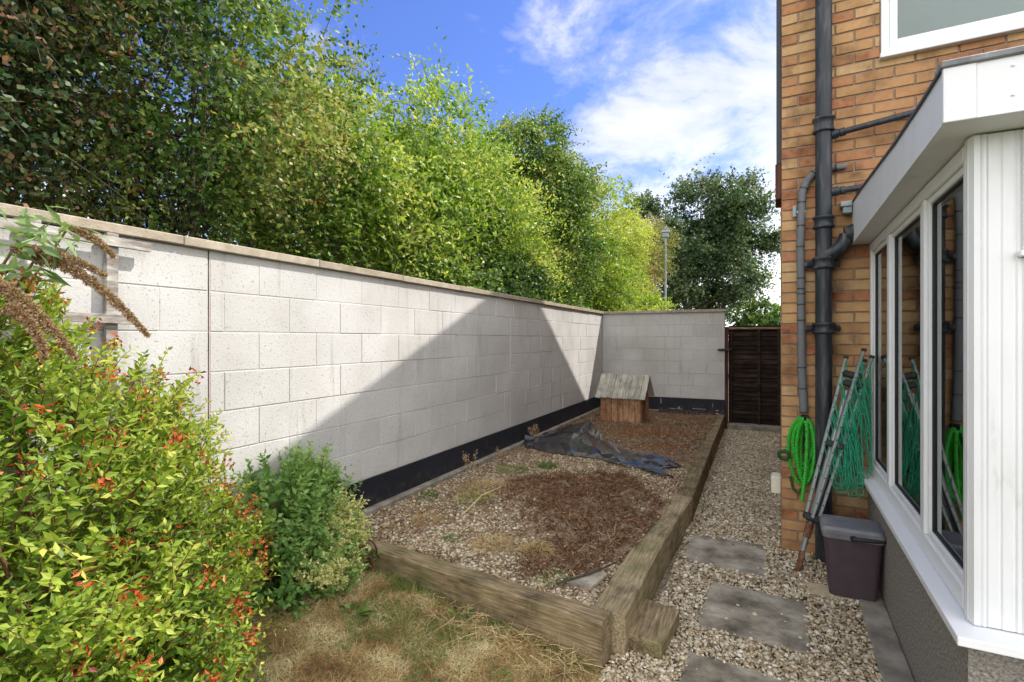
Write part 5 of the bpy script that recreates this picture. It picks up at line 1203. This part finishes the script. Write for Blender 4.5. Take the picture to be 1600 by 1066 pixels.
# lawn of dry grass
N3 = 150000
u = gen.uniform(-2.68, -.56, N3); v = .6+2.1*gen.random(N3)
vmax = 2.575+(u+2.55)*(2.322-2.575)/(1.905)-.0
vmax = np.where(u > -.645, 2.28, vmax)
k = v < vmax-.008; u, v = u[k], v[k]
z = np.array([lawn_z(float(a), float(b)) for a, b in zip(u, v)])
gn = noise_clump(np.stack([u, v, z*0], 1), 2.6, 9)+.6*noise_clump(np.stack([u, v, z*0], 1), 7, 2)
green = (gn > .12) & (gen.random(len(u)) < .45) | (gen.random(len(u)) < .07)
bare = (gn < -.55) & (gen.random(len(u)) < .5)
ok = ~green & ~bare; P1 = np.stack([u, v, z-.004], 1)
Pd = P1[ok]; D = gen.normal(size=Pd.shape)*np.array([1, 1, .25])+np.array([0, 0, .42])
strips('dry_grass', 'dry straw coloured lawn grass', 'grass', Pd, D, gen.uniform(.02, .058, len(Pd)), gen.uniform(.0016, .0032, len(Pd)), np.clip(gen.beta(2.2, 2, len(Pd))*.75+.12+.65*(noise_clump(Pd*np.array([1, 1, 0]), 4.5, 4)+.6*noise_clump(Pd*np.array([1, 1, 0]), 13, 6)), 0, 1), M['straw'], gen, k=4, curl=.8, lift=.25)
Pg = P1[green]; D = gen.normal(size=Pg.shape)*np.array([.8, .8, .2])+np.array([0, 0, .7])
strips('green_grass', 'green patches of lawn grass', 'grass', Pg, D, gen.uniform(.02, .05, len(Pg)), gen.uniform(.0018, .0032, len(Pg)), gen.random(len(Pg)), M['green_grass'], gen, k=4, curl=.6, lift=.2)
# long dead stalks piled at the foot of the front sleeper
n = 900; t = gen.random(n); u = -1.75+t*1.05; v = 2.575+(u+2.55)*(-.133)-gen.uniform(.0, .17, n)**1.0; P1 = np.stack([u, v, .02+gen.uniform(0, .05, n)+.03*(1-t)], 1)
strips('dead_stalks', 'tangle of dead stalks at the foot of the front sleeper', 'dead grass', P1, gen.normal(size=P1.shape)*np.array([1, .6, .15]), gen.uniform(.06, .20, n), gen.uniform(.0018, .0035, n), gen.random(n), M['straw'], gen, k=5, curl=.5, lift=.12)

n = 2600; t = gen.random(n); u = -2.45+t*1.78; v = 2.575+(u+2.55)*(-.133)-.004-gen.exponential(.018, n); P1 = np.stack([u, v, np.array([lawn_z(float(a), float(b)) for a, b in zip(u, v)])-.004], 1); P1 = P1[noise_clump(P1*np.array([1, 1, 0]), 6, 21) > -.1]; n = len(P1)
strips('sleeper_grass', 'longer mixed grass growing against the foot of the front sleeper', 'grass', P1, gen.normal(size=P1.shape)*np.array([.4, .35, .2])+np.array([0, -.25, .8]), gen.uniform(.03, .10, n), gen.uniform(.002, .0035, n), gen.random(n), M['green_grass'], gen, k=5, curl=.4, lift=.35)
# tufts and small weeds
def tuft(name, label, cat, u, v, n, h, spread, m, lean=(0, 0), seed=1, w=.0028, z=None, group=None, tint=None):
    gen_ = np.random.default_rng(seed); z = bed_z(u, v) if z is None else z
    P = np.zeros((n, 3)); a = gen_.uniform(0, 6.28, n); r = spread*np.sqrt(gen_.random(n))*.5; P[:, 0] = r*np.cos(a); P[:, 1] = r*np.sin(a)
    D = np.stack([np.cos(a)*.5+lean[0], np.sin(a)*.5+lean[1], np.full(n, .9)], 1)+gen_.normal(size=(n, 3))*.22
    o = strips(name, None, None, P, D, h*gen_.uniform(.5, 1.1, n), np.full(n, w), gen_.random(n) if tint is None else np.clip(gen_.normal(tint, .15, n), 0, 1), m, gen_, k=5, curl=.25, lift=.55, kind=None)
    o.location = (u, v, z-.004); return tag(o, label, cat, group)
tuft('grass_tuft', 'upright dark green grass tuft just left of the black sheet', 'grass tuft', -1.98, 5.02, 420, .15, .16, M['green_grass'], (0, 0), 71, tint=.25)
tuft('grass_tuft', 'light green grass growing along the wall footing beside the dark tuft', 'grass tuft', -2.25, 4.75, 420, .12, .34, M['green_grass'], (.1, -.1), 72, tint=.55)
tuft('dry_grass_tuft', 'long combed heap of straw coloured grass by the wall, left of the brown litter', 'grass tuft', -2.22, 4.05, 900, .17, .46, M['straw'], (.6, -.3), 73, tint=.62)
tuft('dry_grass_tuft', 'round tan straw clump on the gravel nearest the wall', 'grass tuft', -2.22, 3.18, 420, .10, .22, M['straw'], (.3, 0), 74, tint=.5)
tuft('dry_grass_tuft', 'pale straw clump lying on the gravel in the middle foreground of the bed', 'grass tuft', -1.55, 2.98, 520, .12, .26, M['straw'], (-.3, -.3), 75, tint=.62)
tuft('dry_grass_tuft', 'swept straw clump at the near edge of the brown litter', 'grass tuft', -1.27, 3.0, 520, .15, .18, M['straw'], (.4, -.5), 76, tint=.62)
tuft('grass_tuft', 'small green grass tuft near the front corner of the bed', 'grass tuft', -1.03, 2.70, 420, .07, .20, M['green_grass'], (0, 0), 77, tint=.45)
tuft('grass_tuft', 'tiny green tuft among the gravel behind the middle of the front sleeper', 'grass tuft', -1.86, 2.95, 220, .07, .10, M['green_grass'], (0, 0), 78, tint=.3)
tuft('grass_tuft', 'bright green weed in front of the back wall beside the farthest sleeper', 'grass tuft', -1.08, 8.55, 160, .12, .12, M['green_grass'], (0, 0), 79, tint=.7)
tuft('grass_tuft', 'green weed in the litter below the left corner of the kennel', 'grass tuft', -1.95, 7.05, 160, .12, .14, M['green_grass'], (0, 0), 80, tint=.4)
tuft('grass_tuft', 'small green weed in the path against the sleeper bend', 'grass tuft', -.44, 5.0, 160, .07, .12, M['green_grass'], (0, 0), 81, z=0, tint=.4)
tuft('grass_tuft', 'bright green grass patch at the bottom edge of the lawn', 'grass tuft', -1.12, 1.98, 500, .06, .30, M['green_grass'], (0, 0), 82, z=.03, tint=.6)
def leafy_weed(name, label, u, v, n, L, r, h, m, seed, z=None):
    gen_ = np.random.default_rng(seed); z = bed_z(u, v) if z is None else z
    a = gen_.uniform(0, 6.28, n); q = r*np.sqrt(gen_.random(n)); P = np.stack([q*np.cos(a), q*np.sin(a), h*gen_.random(n)], 1)
    o = leaves(name, P, np.stack([np.cos(a), np.sin(a), np.full(n, .3)], 1)+gen_.normal(size=(n, 3))*.3, L*gen_.uniform(.6, 1.2, n), L*.6*gen_.uniform(.7, 1.2, n), gen_.random(n), m, rich=True, gen=gen_, flat=.8)
    o.location = (u, v, z); return tag(o, label, 'weed')
leafy_weed('weed', 'clump of light green leafy weed between the straw and the brown litter', -2.08, 3.62, 160, .026, .16, .05, M['leaf_yellow'], 91)
leafy_weed('weed', 'small round green weed at the wall footing', -2.52, 3.62, 130, .022, .08, .07, M['leaf_ivy'], 92)
leafy_weed('weed', 'broad leaved green weed in the lawn near the shrubs', -1.88, 2.05, 26, .045, .06, .03, M['leaf_ivy'], 93, z=.12)
leafy_weed('weed', 'dark leaved weed in the lawn at the foot of the front sleeper', -1.42, 2.36, 24, .04, .05, .03, M['leaf_ivy'], 94, z=.06)
def seed_weed(label, u, v, h, seed, n=5, z=None):
    gen_ = np.random.default_rng(seed); root = thing('tall_weed', label, 'weed', (u, v, bed_z(u, v) if z is None else z)); r_ = random.Random(seed); sm_ = MB(); ps = []
    for i in range(n):
        hh = h*r_.uniform(.6, 1); dx_, dy_ = r_.uniform(-.3, .3)*hh, r_.uniform(-.2, .2)*hh; pts = [Vector((dx_*t*t, dy_*t*t, hh*t)) for t in (0, .3, .6, .85, 1)]
        sm_.tube(pts, [.002, .0018, .0015, .0012, .0008], 5); ps += [pts[-1]*(1-q)+pts[-3]*q for q in (0, .1, .2, .3, .45, .6, .8, 1.0) for _ in range(9)]
    sm_.build('stalks', M['stem'], root, fix=False); P = np.array([tuple(p) for p in ps])+gen_.normal(size=(len(ps), 3))*.012
    leaves('seed_heads', P, gen_.normal(size=P.shape), np.full(len(P), .014), np.full(len(P), .009), gen_.random(len(P)), M['spike'], root, gen=gen_)
seed_weed('dry weeds with seed heads against the black wall base beside the black sheet', -2.5, 5.9, .30, 95, 7)
seed_weed('thin dry weed stalks against the black wall base near the green grass', -2.45, 4.9, .20, 96, 4)
seed_weed('tall bent grass stalks leaning in front of the black wall base', -2.35, 4.05, .34, 97, 4)
# fallen stick and chip
m_ = MB(); m_.tube([(-.98, 2.62, .21), (-.88, 2.75, .215), (-.80, 2.88, .22), (-.74, 3.0, .222)], [.007, .006, .006, .004], 6); tag(m_.build('stick', M['bark']), 'brown curved stick lying in the bed against the long sleeper', 'stick')
m_ = MB(); m_.tube([(-1.95, 3.25, .25), (-1.98, 3.6, .29), (-1.98, 3.95, .27)], [.004, .004, .003], 6, .9); tag(m_.build('stick', M['straw']), 'long pale stalk lying across the left edge of the brown litter', 'stick')
m_ = MB(); m_.prism([(-.93, 2.66), (-.80, 2.66), (-.76, 2.86), (-.83, 2.90)], .19, .207, .4); tag(m_.build('stone_piece', M['slab']), 'broken piece of grey stone in the bed corner by the long sleeper', 'stone')

# black plastic sheet
colm = [  # back edge, ridge, front edge (world u,v,z) from left to right
    ((-2.60, 6.55, .25), (-2.64, 5.92, .32), (-2.60, 5.80, .20)),
    ((-2.62, 7.00, .22), (-2.50, 6.10, .27), (-2.42, 5.72, .19)),
    ((-2.60, 7.60, .21), (-2.30, 6.15, .32), (-2.20, 5.66, .185)),
    ((-2.45, 8.10, .21), (-2.10, 6.12, .33), (-2.00, 5.60, .185)),
    ((-2.20, 7.60, .22), (-1.90, 6.0, .30), (-1.80, 5.62, .185)),
    ((-1.98, 7.00, .22), (-1.68, 5.85, .26), (-1.62, 5.60, .185)),
    ((-1.75, 6.55, .22), (-1.48, 5.70, .245), (-1.42, 5.48, .19)),
    ((-1.45, 6.20, .22), (-1.22, 5.62, .25), (-1.20, 5.32, .19)),
    ((-1.15, 5.95, .215), (-1.02, 5.55, .24), (-1.02, 5.38, .19)),
    ((-.90, 5.85, .21), (-.86, 5.60, .225), (-.85, 5.50, .19)),
    ((-.74, 5.75, .20), (-.72, 5.66, .21), (-.71, 5.62, .19))]
vs = []; fs = []; NR = 9; NC = (len(colm)-1)*3+1
for ci in range(NC):
    q = ci/3; i = min(int(q), len(colm)-2); f = q-i; a, b, c = [Vector(colm[i][k]).lerp(Vector(colm[i+1][k]), f) for k in range(3)]
    for r_i in range(NR):
        t = r_i/(NR-1)
        p = a.lerp(b, (t/.6)) if t < .6 else b.lerp(c, (t-.6)/.4)
        if t < .6: p.z += .05*math.sin(t/.6*math.pi)*(.2+abs(nz(p.x*3, p.y, 1.3)))*(1-.5*abs(ci/NC-.3))-.04*math.sin(t/.6*math.pi)
        cr_ = .028*mn.noise(Vector((p.x*4, p.y*4, 1)))+rnd.uniform(-.009, .009); p.x += rnd.uniform(-.02, .02); p.y += rnd.uniform(-.015, .015)
        p.z = max(p.z+cr_, .183+.02*t); p.y += .03*mn.noise(Vector((p.x*6, p.y*4, 8)))
        vs.append(tuple(p))
for ci in range(NC-1):
    for r_i in range(NR-1): a = ci*NR+r_i; fs += ([(a, a+1, a+NR+1), (a, a+NR+1, a+NR)] if (ci+r_i) % 2 else [(a, a+1, a+NR), (a+1, a+NR+1, a+NR)])
m_ = MB(); m_.add(vs, fs, .5, False); shs = m_.build('plastic_sheet', M['sheet'], fix=False)
sd_ = shs.modifiers.new('thick', 'SOLIDIFY'); sd_.thickness = .002; tag(shs, 'crumpled glossy black plastic sheet folded back across the bed', 'plastic sheet')
m_ = MB(); gpts = []
for i in range(9):
    for j in range(4):
        t = i/8; s2 = j/3; p = Vector((-1.12, 5.38, .20)).lerp(Vector((-.70, 5.02, .20)), t); w = .30*math.sin(math.pi*min(1, t*1.15+.08))**.7*.5
        p += Vector((.55, .8, 0)).normalized()*(w*(s2-.2)); p.z += .02+.022*abs(mn.noise(Vector((p.x*9, p.y*9, 0))))+.02*s2; gpts.append(tuple(p))
m_.add(gpts, [(i*4+j, i*4+j+1, (i+1)*4+j+1, (i+1)*4+j) for i in range(8) for j in range(3)], .5); o = m_.build('plastic_scrap', M['sheet'], fix=False); md = o.modifiers.new('thick', 'SOLIDIFY'); md.thickness = .002
tag(o, 'torn flap of black plastic beside the long sleeper, right of the big sheet', 'plastic scrap')
m_ = MB(); pts = []
for i in range(24):
    t = i/23; x = -1.62+t*.98
    for j, (dy, z) in enumerate(((0, .27), (-.06, .26), (-.12, .225), (-.20, .195))): pts.append((x, WALL_V-.052+dy+.02*nz(x, j, 5), z-.075*t*(j == 0)-.03*t+.018*nz(x*2, j, 6)))
m_.add(pts, [(i*4+j, i*4+j+1, (i+1)*4+j+1, (i+1)*4+j) for i in range(23) for j in range(3)], .5); o = m_.build('plastic_sheet', M['sheet'], fix=False); md = o.modifiers.new('thick', 'SOLIDIFY'); md.thickness = .002
tag(o, 'strip of black plastic lining along the foot of the back wall', 'plastic sheet')
